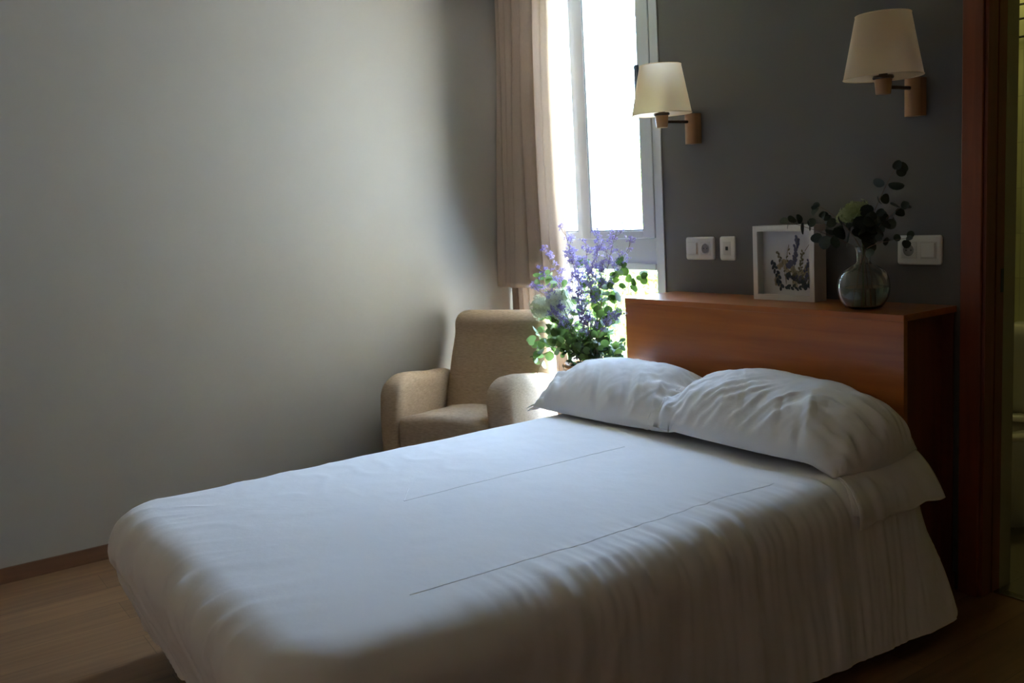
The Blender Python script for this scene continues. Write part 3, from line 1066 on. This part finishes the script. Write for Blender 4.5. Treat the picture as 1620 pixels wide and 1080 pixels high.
# ---------------------------------------------------------------- wall lamps
def wall_lamp(x, label):
    L = thing('wall_lamp', label, 'lamp', (x, 0, 1.735), 0, 'wall lamps above the headboard')
    # wooden back plate, rounded front
    bm = bmesh.new()
    prof = []
    hw, dp = .029, .055
    n = 20
    pts = [(-hw, 0)] + [(-hw*math.cos(math.pi*k/n), -(dp-.022) - .022*math.sin(math.pi*k/n)) for k in range(n+1)] + [(hw, 0)]
    lo_ = [bm.verts.new((px, py, -.064)) for px, py in pts]
    hi_ = [bm.verts.new((px, py, .064)) for px, py in pts]
    for i in range(len(pts)-1):
        bm.faces.new((lo_[i], lo_[i+1], hi_[i+1], hi_[i]))
    bm.faces.new(lo_[::-1]); bm.faces.new(hi_); bm.faces.new((lo_[-1], lo_[0], hi_[0], hi_[-1]))
    obj('wall_plate', bm, MT['lampwood'], L, smooth=True, sharp=35)
    obj('arm', add_tube(bmesh.new(), [(0, -.05, .03), (0, -.195, .03)], .0065, 12), MT['bronze'], L, smooth=True, sharp=40)
    obj('socket_cup', add_lathe(bmesh.new(), [(.001, .005), (.022, .005), (.024, .008), (.028, .052), (.027, .055), (.001, .055)], 32, (0, -.205, 0)), MT['lampwood'], L, smooth=True, sharp=35)
    obj('collar', add_lathe(bmesh.new(), [(.001, .055), (.032, .056), (.034, .060), (.032, .066), (.014, .068), (.014, .10), (.001, .10)], 32, (0, -.205, 0)), MT['bronze'], L, smooth=True, sharp=35)
    sh = obj('lamp_shade', add_lathe(bmesh.new(), [(.126, .060), (.087, .262)], 96, (0, -.205, 0)), MT['shade'], L, smooth=True)
    for r, z in ((.1262, .0605), (.0872, .2615)):
        pts = [(r*math.cos(2*math.pi*k/64), -.205+r*math.sin(2*math.pi*k/64), z) for k in range(65)]
        obj('rim', add_tube(bmesh.new(), pts, .0016, 6, cap=False), MT['shade'], sh, smooth=True)
    bm = bmesh.new()
    for k in range(3):
        a = 2*math.pi*k/3+.5
        add_tube(bm, [(.012*math.cos(a), -.205+.012*math.sin(a), .245), (.086*math.cos(a), -.205+.086*math.sin(a), .258)], .0015, 6)
    add_tube(bm, [(0, -.205, .10), (0, -.205, .245)], .003, 6)
    obj('shade_carrier', bm, MT['bronze'], sh, smooth=True)
    obj('bulb', add_lathe(bmesh.new(), [(.013, .10), (.016, .115), (.028, .145), (.030, .165), (.022, .188), (.001, .198)], 24, (0, -.205, 0)), MT['bulb'], L, smooth=True)
    return L
wall_lamp(1.402, 'cream shaded wall lamp nearer the window')
wall_lamp(2.450, 'cream shaded wall lamp nearer the doorway, shown larger')

# ---------------------------------------------------------------- sockets and switches
def plate(bm, x0, x1, z0, z1):
    rings = []
    for ins, yy in ((.0, -.0005), (.0, -.006), (.0015, -.0085), (.0045, -.0105), (.0085, -.0113)):
        vs = ring_rr(bm, (x1-x0)/2-ins, (z1-z0)/2-ins, .011, 0, 8)
        for v in vs:
            v.co = Vector(((x0+x1)/2+v.co.x, yy, (z0+z1)/2+v.co.y))
        rings.append(vs)
    for a, b in zip(rings, rings[1:]):
        for i in range(len(a)):
            bm.faces.new((a[i], a[(i+1) % len(a)], b[(i+1) % len(a)], b[i]))
    bm.faces.new(rings[-1])
    bm.faces.new(rings[0][::-1])
def rocker(parent, cx_, cz):
    obj('switch_surround', box(cx_-.030, cx_+.030, -.0125, -.0105, cz-.030, cz+.030, bevel=.0006), MT['plastic_in'], parent)
    r = obj('rocker', box(cx_-.025, cx_+.025, -.0185, -.0118, cz-.025, cz+.025, bevel=.002), MT['plastic'], parent)
def outlet(parent, cx_, cz):
    s = obj('socket_surround', box(cx_-.030, cx_+.030, -.0125, -.0105, cz-.030, cz+.030, bevel=.0006), MT['plastic_in'], parent)
    bm = bmesh.new()
    add_lathe(bm, [(.0235, 0.0), (.0235, .003), (.0215, .003), (.0205, -.006)], 40)
    for v in bm.verts:
        v.co = Vector((cx_+v.co.x, -.0125-v.co.z, cz+v.co.y))
    obj('socket_ring', bm, MT['plastic'], parent, smooth=True, sharp=40)
    bm = bmesh.new()
    add_lathe(bm, [(.001, 0), (.0212, 0)], 40)
    for v in bm.verts:
        v.co = Vector((cx_+v.co.x, -.0128, cz+v.co.y))
    obj('socket_face', bm, mat('socket_grey', (.24, .235, .22), .5, bump=((60, 60, 60), .05, .001)), parent)
    for dx in (-.0095, .0095):
        bm = bmesh.new()
        add_lathe(bm, [(.001, 0), (.003, 0), (.003, .0006)], 16)
        for v in bm.verts:
            v.co = Vector((cx_+dx+v.co.x, -.0131-v.co.z, cz+v.co.y))
        obj('socket_hole', bm, MT['dark_plastic'], parent)
def socket_thing(name, label, cat, x0, x1, z0, z1, kinds):
    t = thing(name, label, cat, ((x0+x1)/2, 0, (z0+z1)/2), 0, 'switch and socket plates on the dark wall')
    bm = bmesh.new()
    plate(bm, x0-t.location.x, x1-t.location.x, z0-t.location.z, z1-t.location.z)
    obj('cover_plate', bm, MT['plastic'], t, smooth=True, sharp=30)
    n = len(kinds)
    for i, k in enumerate(kinds):
        cx_ = 0 if n == 1 else (-.0375 + .075*i)
        if k == 'r': rocker(t, cx_, 0)
        elif k == 'o': outlet(t, cx_, 0)
        else:
            obj('jack_surround', box(cx_-.021, cx_+.021, -.0125, -.0105, -.029, .029, bevel=.0006), MT['plastic_in'], t)
            obj('jack', box(cx_-.007, cx_+.007, -.0135, -.0122, -.008, .008), MT['dark_plastic'], t)
    return t
socket_thing('switch_socket_plate', 'white double wall plate left of the small single plate, switch on the left', 'wall socket', 1.326, 1.494, 1.165, 1.266, 'ro')
socket_thing('jack_plate', 'small single white wall plate with a square dark jack', 'wall socket', 1.528, 1.614, 1.164, 1.267, 'j')
socket_thing('switch_socket_plate', 'white double wall plate near the doorway, socket on the left behind leaves', 'wall socket', 2.375, 2.543, 1.157, 1.261, 'or')

# ---------------------------------------------------------------- plants
def leaf(bm, base, direc, normal, L, W, fold=0.15, round_=True, mi=0):
    """A rounded leaf, cupped, with a short stalk."""
    d_ = direc.normalized()
    s_ = d_.cross(normal)
    if s_.length < 1e-4:
        s_ = d_.orthogonal()
    s_.normalize()
    n_ = s_.cross(d_).normalized()
    K = 12
    pts = []
    for k in range(K):
        a = 2*math.pi*k/K
        u = (1-math.cos(a))/2
        wv = math.sin(a)*W/2
        pts.append(base + d_*(L*u) + s_*wv + n_*(fold*W*abs(math.sin(a))**1.5 - .10*L*u*u))
    c = bm.verts.new(base + d_*(L*.5) - n_*.02*L)
    vs = [bm.verts.new(p) for p in pts]
    for k in range(K):
        f = bm.faces.new((c, vs[k], vs[(k+1) % K]))
        f.material_index = mi
        f.smooth = True
def bez(p0, p1, p2, n):
    p0, p1, p2 = Vector(p0), Vector(p1), Vector(p2)
    return [p0*(1-t)**2 + p1*2*t*(1-t) + p2*t*t for t in [i/n for i in range(n+1)]]
def sprig(name, pts, rd, size, start, step, parent, mats, thick=.0022, tip=True):
    bm = bmesh.new()
    add_tube(bm, pts, [thick*(1-.6*i/len(pts)) for i in range(len(pts))], 6)
    for f in bm.faces:
        f.material_index = 1
        f.smooth = True
    n = len(pts)
    i = max(1, int(start*n))
    k = 0
    while i < n:
        p = pts[i]
        d_ = (pts[i]-pts[i-1]).normalized()
        for s in (-1, 1):
            a = Vector((rd.gauss(0, 1), rd.gauss(0, 1), rd.gauss(0, 1)))
            side = d_.cross(a).normalized()*1.0
            if s > 0:
                side = -side
            dr = (side + d_*rd.uniform(-.1, .5)).normalized()
            sz = size*rd.uniform(.75, 1.15)*(1-.35*i/n)
            nn = (Vector((.7, -.6, .3)) + Vector((rd.gauss(0, .6), rd.gauss(0, .6), rd.gauss(0, .6)))).normalized()
            leaf(bm, p+dr*.006, dr, nn, sz, sz*rd.uniform(.8, 1.0), rd.uniform(0, .2))
        i += step
        k += 1
    if tip:
        leaf(bm, pts[-1], (pts[-1]-pts[-2]), Vector((.7, -.6, .3)), size*.55, size*.45)
    me_o = obj_keep(name, bm, mats, parent)
    return me_o
def obj_keep(name, bm, mats, parent=None):
    me = bpy.data.meshes.new(name)
    bm.to_mesh(me)
    bm.free()
    o = bpy.data.objects.new(name, me)
    COL.objects.link(o)
    for m in mats:
        me.materials.append(m)
    if parent is not None:
        o.parent = parent
    return o
def bloom(name, c, r, m, parent, seed, flat=1.0, n=420, petal=.011, nrm=Vector((0, 0, 1))):
    """Rounded head of many small petals."""
    rd = random.Random(seed)
    bm = bmesh.new()
    c = Vector(c)
    q = nrm.normalized().to_track_quat('Z', 'Y')
    for k in range(n):
        z = 1-1.7*(k+.5)/n
        a = 2.39996*k
        rr = math.sqrt(max(0, 1-z*z))
        v = Vector((rr*math.cos(a), rr*math.sin(a), z*flat))
        v = v*(1+.13*rd.gauss(0, 1)+.08*N(v.x*2.5, v.y*2.5, seed))
        dr = (q @ Vector((v.x, v.y, v.z/flat))).normalized()
        p = c + (q @ v)*r
        t1 = dr.orthogonal().normalized()
        t1 = Matrix.Rotation(rd.uniform(0, 6.28), 3, dr) @ t1
        t2 = dr.cross(t1)
        s = petal*rd.uniform(.7, 1.2)
        for j in range(4):
            aa = j*math.pi/2
            e = t1*math.cos(aa)+t2*math.sin(aa)
            g = t1*math.cos(aa+1.57)+t2*math.sin(aa+1.57)
            vs = [bm.verts.new(p), bm.verts.new(p+e*s*.7+g*s*.4+dr*s*.3), bm.verts.new(p+e*s+dr*s*.2), bm.verts.new(p+e*s*.7-g*s*.4+dr*s*.3)]
            bm.faces.new(vs)
    b2 = bmesh.new()
    # green heart under the petals
    add_lathe(bm, [(r*.02, -r*.8*flat), (r*.6, -r*.5*flat), (r*.86, 0), (r*.7, r*.55*flat), (r*.02, r*.86*flat)], 16, (0, 0, 0))
    for v in list(bm.verts)[-80:]:
        v.co = c + (q @ v.co)
    b2.free()
    return obj_keep(name, bm, [m], parent)

# basket with the big bouquet ------------------------------------------------
PX, PY, PZ = 0.965, -0.255, 0.685
fa = thing('flower_arrangement', 'tall copper wicker planter overflowing with sea lavender, eucalyptus and white blooms', 'potted flowers', (PX, PY, 0))
PM = [MT['eucalyptus'], MT['stem']]
PM2 = [MT['euc_light'], MT['stem']]
bm = bmesh.new()
nv = 44
def prad(z): return 0.095 + 0.055*(z/PZ)**1.2
for k in range(nv):                        # uprights
    a = 2*math.pi*k/nv
    pts = [((prad(z)+(.003 if k % 2 else -.003)*math.sin(z*120))*math.cos(a) if False else prad(z)*math.cos(a), prad(z)*math.sin(a), z) for z in [PZ*i/14 for i in range(15)]]
    add_tube(bm, pts, .0036, 5)
nr = 46
for j in range(nr):                        # woven rings with gaps between
    z = .012+(PZ-.02)*j/nr
    if j % 6 == 5:
        continue
    pts = []
    for k in range(nv*2+1):
        a = 2*math.pi*k/(nv*2)
        off = .0042*math.cos(math.pi*(k/1.0)+math.pi*j)*(1 if k % 2 == 0 else 0)
        off = .0045*(math.cos(math.pi*k/2.0*2+math.pi*j) if k % 2 == 0 else 0)
        sg = 1 if ((k//2)+j) % 2 == 0 else -1
        r_ = prad(z)+(.0045*sg if k % 2 == 0 else 0)
        pts.append((r_*math.cos(a), r_*math.sin(a), z))
    add_tube(bm, pts, .0058, 5, cap=False)
obj('planter_weave', bm, MT['wicker'], fa, smooth=True)
bm = bmesh.new()
for dz, rr_ in ((0, .012), (.012, .009)):
    pts = [(prad(PZ)*math.cos(2*math.pi*k/64), prad(PZ)*math.sin(2*math.pi*k/64), PZ-dz) for k in range(65)]
    add_tube(bm, pts, rr_, 8, cap=False)
obj('planter_rim', bm, MT['wicker'], fa, smooth=True)
obj('soil', add_lathe(bmesh.new(), [(.09, .30), (.128, .62), (.09, .635), (.001, .64)], 32, cap_bottom=True), MT['soil'], fa, smooth=True)
rd = random.Random(11)
# eucalyptus drooping and rising, local coordinates (x right along the wall, -y towards the room)
E = [  # p1, p2, leaf size, pale?
    ((-.12, -.12, 1.00), (-.36, -.06, .92), .050, 0), ((-.14, -.12, .98), (-.38, -.10, .70), .050, 0),
    ((-.10, -.14, .95), (-.30, -.14, .62), .052, 1), ((-.16, -.05, 1.05), (-.33, -.02, .84), .046, 0),
    ((-.05, -.10, 1.05), (-.18, -.12, 1.12), .050, 1), ((-.02, -.10, .95), (-.14, -.16, .86), .048, 0),
    ((.05, -.05, 1.10), (.16, -.02, 1.09), .052, 0), ((.08, 0, 1.10), (.20, .0, 1.15), .058, 0),
    ((.10, .02, 1.05), (.26, .06, 1.10), .060, 0), ((.08, -.04, .95), (.17, -.04, .93), .050, 0),
    ((.05, -.08, .90), (.14, -.10, .80), .048, 0), ((.0, -.1, .85), (.06, -.14, .76), .046, 0),
    ((-.05, .05, 1.1), (-.10, .02, 1.17), .046, 0), ((-.08, 0, .95), (-.24, -.02, .80), .048, 0),
    ((.02, 0, .95), (.04, .0, 1.00), .046, 0), ((.0, -.05, .85), (-.05, -.12, .78), .046, 0),
    ((-.16, -.14, .92), (-.34, -.13, .80), .050, 1), ((-.14, -.13, .86), (-.27, -.15, .72), .052, 0), ((-.2, -.08, 1.0), (-.31, -.1, 1.10), .044, 0), ((.08, 0, .85), (.15, -.02, .74), .044, 0), ((-.04, -.04, .85), (-.12, -.1, .74), .046, 0)]
for i, (p1, p2, sz, pale) in enumerate(E):
    p0 = (rd.uniform(-.06, .06), rd.uniform(-.06, .06), .62)
    pts = bez(p0, p1, p2, 22)
    sprig('eucalyptus_sprig', pts, rd, sz*1.15, .28, 2, fa, PM2 if pale else PM)
# dense low greenery around the rim
bm = bmesh.new()
for k in range(240):
    a = rd.uniform(0, 6.28)
    r_ = .15*math.sqrt(rd.random())
    p = Vector((r_*math.cos(a), r_*math.sin(a), .66+.16*rd.random()*(1-r_*2)))
    dr = Vector((rd.gauss(0, 1), rd.gauss(0, 1), rd.gauss(.2, .6))).normalized()
    leaf(bm, p, dr, Vector((rd.gauss(0, 1), rd.gauss(0, 1), 1)), .035, .02, .1)
obj_keep('greenery', bm, [leaf_mat('rim_leaf', (.02, .042, .018), (.04, .075, .03), .25)], fa)['kind'] = 'stuff'
# sea lavender: branching stems with clusters of tiny purple florets
def sea_lavender(p1, p2, spread, seed, nbr=16):
    rd = random.Random(seed)
    bm = bmesh.new()
    pts = bez((rd.uniform(-.05, .05), rd.uniform(-.05, .05), .62), p1, p2, 20)
    add_tube(bm, pts, [.002*(1-.6*i/20) for i in range(21)], 5)
    heads = []
    for k in range(nbr):
        i = int(11+9*k/nbr)
        p = pts[i]
        d_ = (pts[i]-pts[i-1]).normalized()
        o_ = Vector((rd.gauss(0, 1), rd.gauss(0, 1), rd.gauss(.3, .8))).normalized()
        e = p + (o_*.8+d_*.6)*spread*rd.uniform(.35, 1.0)*(1.15-i/30)
        mid = p.lerp(e, .5)+Vector((0, 0, -.006))
        add_tube(bm, [p, mid, e], .0009, 4, cap=False)
        for j in range(4):
            q = mid.lerp(e, .25+.25*j)
            e2 = q + Vector((rd.gauss(0, 1), rd.gauss(0, 1), rd.gauss(.6, .6))).normalized()*rd.uniform(.008, .022)
            add_tube(bm, [q, e2], .0006, 3, cap=False)
            heads.append(e2)
        heads.append(e)
    nf = len(bm.faces)
    for f in bm.faces:
        f.material_index = 1
    for hh in heads:
        for j in range(5):
            c = hh+Vector((rd.gauss(0, 1), rd.gauss(0, 1), rd.gauss(0, .8)))*.0042
            s = rd.uniform(.0026, .0044)
            a = Vector((rd.gauss(0, 1), rd.gauss(0, 1), rd.gauss(0, 1))).normalized()
            b = a.orthogonal().normalized()
            cc = a.cross(b)
            v = [bm.verts.new(c+b*s), bm.verts.new(c+cc*s), bm.verts.new(c-b*s), bm.verts.new(c-cc*s)]
            w_ = bm.verts.new(c+a*s)
            for q in range(4):
                f = bm.faces.new((v[q], v[(q+1) % 4], w_))
                f.material_index = 0
    obj_keep('sea_lavender_sprig', bm, [MT['lavender'], MT['brown_stem']], fa)
SL = [((-.10, -.05, 1.05), (-.34, -.05, 1.24)), ((-.12, -.08, 1.0), (-.38, -.10, 1.05)), ((-.06, -.08, 1.05), (-.26, -.12, 1.14)),
      ((-.03, -.06, 1.1), (-.14, -.05, 1.32)), ((-.02, -.05, 1.05), (-.08, -.06, 1.22)), ((.02, -.06, 1.1), (.03, -.06, 1.26)),
      ((.04, -.05, 1.1), (.12, -.05, 1.32)), ((.08, -.03, 1.1), (.22, -.02, 1.34)), ((.10, -.02, 1.05), (.27, .02, 1.28)),
      ((.06, -.08, 1.0), (.12, -.10, 1.18)), ((.03, -.1, .95), (.04, -.14, 1.06)), ((-.04, -.12, .95), (-.14, -.16, 1.02)),
      ((.08, -.06, 1.0), (.18, -.08, 1.2)), ((0, -.02, 1.0), (.02, 0, 1.12)), ((-.08, 0, 1.0), (-.2, .04, 1.14)),
      ((.06, -.1, .9), (.10, -.16, .98)), ((.02, -.05, .85), (.07, -.12, .92)), ((.12, -.12, .92), (.34, -.12, .96)), ((-.06, -.1, .9), (-.10, -.18, .94))]
for i, (p1, p2) in enumerate(SL):
    sea_lavender(p1, p2, .080, 40+i, 17)
bloom('white_bloom', (-.235, -.14, .955), .043, MT['hydrangea'], fa, 3, 1.25, n=260, petal=.012, nrm=Vector((-.1, -.3, 1)))
bloom('white_bloom', (-.130, -.12, 1.0), .055, MT['hydrangea'], fa, 5, .6, n=300, petal=.013, nrm=Vector((-.5, -.2, 1)))
bloom('white_bloom', (-.165, -.06, .945), .048, MT['hydrangea'], fa, 6, .9, n=260, petal=.012, nrm=Vector((-.3, -.5, 1)))
bm = bmesh.new()
add_tube(bm, bez((-.03, -.03, .62), (-.12, -.08, .85), (-.21, -.125, .93), 8), .003, 6)
add_tube(bm, bez((-.01, -.03, .62), (-.06, -.08, .85), (-.10, -.12, .98), 8), .003, 6)
obj('bloom_stem', bm, MT['stem'], fa, smooth=True)

# vase -------------------------------------------------------------
VX, VY, VZ = 2.372, -0.205, HZ+0.001
va = thing('glass_vase', 'round clear glass bottle vase half filled with water on the headboard', 'vase', (VX, VY, VZ))
outp = [(.001, 0), (.05, .001), (.066, .010), (.082, .038), (.0875, .070), (.084, .102), (.070, .130), (.045, .148), (.026, .158), (.023, .170), (.024, .192), (.029, .212), (.031, .216)]
inp = [(.029, .216), (.027, .211), (.0215, .192), (.0205, .170), (.0235, .160), (.043, .1455), (.067, .1275), (.081, .101), (.0845, .070), (.079, .040), (.063, .014), (.048, .008), (.001, .008)]
def dense(P, k=5):
    out = []
    for i in range(len(P)-1):
        p0, p1, p2, p3 = P[max(0, i-1)], P[i], P[i+1], P[min(len(P)-1, i+2)]
        for j in range(k):
            t_ = j/k
            out.append(tuple(max(.0008, .5*(2*p1[d]+(p2[d]-p0[d])*t_+(2*p0[d]-5*p1[d]+4*p2[d]-p3[d])*t_*t_+(3*p1[d]-p0[d]-3*p2[d]+p3[d])*t_**3)) if d == 0 else
                             .5*(2*p1[d]+(p2[d]-p0[d])*t_+(2*p0[d]-5*p1[d]+4*p2[d]-p3[d])*t_*t_+(3*p1[d]-p0[d]-3*p2[d]+p3[d])*t_**3) for d in (0, 1)))
    return out+[P[-1]]
obj('vase_body', add_lathe(bmesh.new(), dense(outp)+dense(inp), 64, cap_bottom=True, cap_top=True), MT['glass'], va, smooth=True)
obj('water', add_lathe(bmesh.new(), [(.001, .0085), (.048, .0085), (.0625, .0145), (.0785, .040), (.0838, .066), (.0836, .074), (.001, .074)], 64, cap_bottom=True, cap_top=True), MT['water'], va, smooth=True, sharp=50)
DM = [MT['euc_dark'], MT['brown_stem']]
rd = random.Random(23)
base = Vector((VX, VY, VZ))
def vs_(p1, p2, sz, seed, step, label, b=(0, 0)):
    rd = random.Random(seed)
    nk = base + Vector((rd.uniform(-.008, .008), rd.uniform(-.008, .008), .185))
    low = base + Vector((b[0], b[1], .02))
    pts = [low, low.lerp(nk, .5)+Vector((b[0]*.2, b[1]*.2, 0))] + bez(nk, base+Vector(p1), base+Vector(p2), 18)
    o = sprig('eucalyptus_sprig', pts, rd, sz, .42, step, None, DM, .0018)
    return tag(o, label, 'foliage sprig', 'eucalyptus sprigs in the glass vase')
vs_((-.03, -.06, .25), (-.24, -.10, .31), .062, 2, 2, 'dark round-leaved sprig in the glass vase arching left over the picture frame', (.03, .01))
vs_((-.04, -.02, .30), (-.15, -.04, .36), .046, 12, 2, 'short dark leaf sprig in the vase just left of the green flower head', (.02, -.02))
vs_((.02, .0, .32), (.14, -.03, .47), .064, 4, 3, 'tallest dark leaf sprig in the vase, reaching up to the right', (-.03, 0))
vs_((.06, -.02, .30), (.17, -.04, .345), .060, 6, 3, 'dark leaf sprig in the vase drooping in front of the right wall plate', (-.02, .02))
vs_((.03, -.04, .26), (.09, -.05, .32), .058, 8, 2, 'compact dark sprig behind the green flower stem in the vase', (0, .03))
vs_((.03, -.05, .23), (.20, -.06, .245), .044, 15, 3, 'low dark sprig leaning right out of the vase neck', (-.02, -.02))
fh = thing('green_flower', 'domed pale green flower head on a thin stem in the glass vase', 'flower', (VX, VY, VZ))
bloom('flower_head', (-.015, -.03, .335), .046, MT['viburnum'], fh, 8, .62, n=300, petal=.008, nrm=Vector((-.45, -.1, 1)))
bloom('flower_head', (-.058, -.03, .322), .022, MT['viburnum'], fh, 9, .7, n=120, petal=.008, nrm=Vector((-.6, 0, 1)))
bm = bmesh.new()
add_tube(bm, [Vector((.0, .0, .02)), Vector((.0, -.002, .1)), Vector((.004, -.008, .20))]+bez((.004, -.010, .22), (.016, -.02, .28), (-.01, -.03, .318), 8), .0022, 8)
obj('stem', bm, MT['stem'], fh, smooth=True)

# picture box -------------------------------------------------------------
pf = thing('picture_frame', 'white box frame holding pressed purple flowers on the headboard', 'picture', (1.962, -0.130, HZ+.001), 0)
pf.rotation_euler = (math.radians(0.0), 0, math.radians(0))
fw, fh_, fd, bd = .2935, .292, .072, .022
bm = bmesh.new()
add_box(bm, -fw/2, -fw/2+bd*.62, 0, fd, 0, fh_, bevel=.001)
add_box(bm, fw/2-bd*.62, fw/2, 0, fd, 0, fh_, bevel=.001)
add_box(bm, -fw/2+bd*.62, fw/2-bd*.62, 0, fd, 0, bd*.62, bevel=.001)
add_box(bm, -fw/2+bd*.62, fw/2-bd*.62, 0, fd, fh_-bd*.62, fh_, bevel=.001)
add_box(bm, -fw/2+bd*.62, -fw/2+bd, 0, .008, bd*.62, fh_-bd*.62)
add_box(bm, fw/2-bd, fw/2-bd*.62, 0, .008, bd*.62, fh_-bd*.62)
add_box(bm, -fw/2+bd, fw/2-bd, 0, .008, bd*.62, bd)
add_box(bm, -fw/2+bd, fw/2-bd, 0, .008, fh_-bd, fh_-bd*.62)
obj('box_frame', bm, MT['box_white'], pf)
pic = obj('picture', box(-fw/2+.012, fw/2-.012, .046, .050, .012, fh_-.012), MT['paper'], pf)
obj('frame_glass', box(-fw/2+.015, fw/2-.015, .010, .0115, .015, fh_-.015), MT['pane'], pf)
def pleaf(bm, x, z, a, L, W, mi, dy=0):
    K = 10
    vs = []
    ca, sa = math.cos(a), math.sin(a)
    for k in range(K):
        t_ = 2*math.pi*k/K
        u = (1-math.cos(t_))/2*L
        v = math.sin(t_)*W/2
        vs.append(bm.verts.new((x+u*ca-v*sa, .0452-dy, z+u*sa+v*ca)))
    f = bm.faces.new(vs)
    f.material_index = mi
def pstem(bm, pts, r, mi):
    n0 = len(bm.faces)
    bm.faces.ensure_lookup_table()
    add_tube(bm, [(x, .0450, z) for x, z in pts], r, 4, cap=False)
    bm.faces.ensure_lookup_table()
    for f in list(bm.faces)[n0:]:
        f.material_index = mi
bm = bmesh.new()
rd = random.Random(31)
# 0 navy 1 purple 2 olive 3 ochre
for (x, z) in ((-.035, .13), (.07, .125), (.09, .09), (0.0, .11), (.045, .10), (-.055, .07), (.02, .075), (.10, .115)):
    for j in range(5):
        pleaf(bm, x+rd.uniform(-.01, .01), z+rd.uniform(-.015, .015), rd.uniform(0, 6.28), .026, .018, 3, .0003)
stems = [((-.045, .045), (-.075, .10), (-.085, .15)), ((-.02, .06), (-.03, .13), (-.06, .19)), ((-.02, .06), (-.02, .15), (-.005, .215)),
         ((.01, .05), (.02, .14), (.035, .235)), ((.02, .05), (.045, .12), (.06, .185)), ((.03, .06), (.05, .10), (.08, .14)),
         ((.04, .06), (.09, .14), (.122, .20)), ((.05, .05), (.09, .07), (.11, .09)), ((.07, .19), (.09, .215), (.12, .245)), ((.06, .06), (.1, .10), (.12, .16))]
for s in stems:
    pstem(bm, s, .0011, 2)
def blobs(x0, z0, x1, z1, n, L, W, mi, sp):
    for k in range(n):
        t_ = k/(n-1) if n > 1 else 0
        sgn = 1 if k % 2 else -1
        a0 = math.atan2(z1-z0, x1-x0)
        pleaf(bm, x0+(x1-x0)*t_+rd.uniform(-sp, sp), z0+(z1-z0)*t_, a0+sgn*rd.uniform(.3, .9), L*rd.uniform(.8, 1.2), W*rd.uniform(.8, 1.2), mi, .0005+.0002*(k % 3))
blobs(-.085, .155, -.045, .05, 13, .022, .012, 0, .004)
blobs(.02, .135, .035, .235, 20, .017, .011, 1, .004)
blobs(-.002, .20, -.025, .10, 8, .012, .007, 2, .003)
blobs(-.064, .19, -.05, .16, 5, .013, .009, 2, .003)
blobs(.045, .11, .058, .185, 12, .014, .009, 2, .004)
blobs(.07, .10, .085, .15, 8, .014, .010, 1, .004)
blobs(.11, .13, .122, .16, 5, .010, .007, 3, .002)
blobs(-.02, .10, .10, .055, 34, .020, .012, 0, .016)
blobs(-.03, .05, .12, .05, 26, .018, .010, 0, .012)
blobs(.0, .085, .12, .09, 26, .016, .010, 1, .014)
blobs(-.01, .11, .11, .07, 18, .016, .009, 2, .014)
pleaf(bm, -.005, .13, 1.0, .03, .028, 1, .001)
pleaf(bm, .005, .125, 2.6, .028, .022, 1, .0012)
obj_keep('pressed_flowers', bm, [MT['press_navy'], MT['press_purple'], MT['press_olive'], MT['press_ochre']], pf)
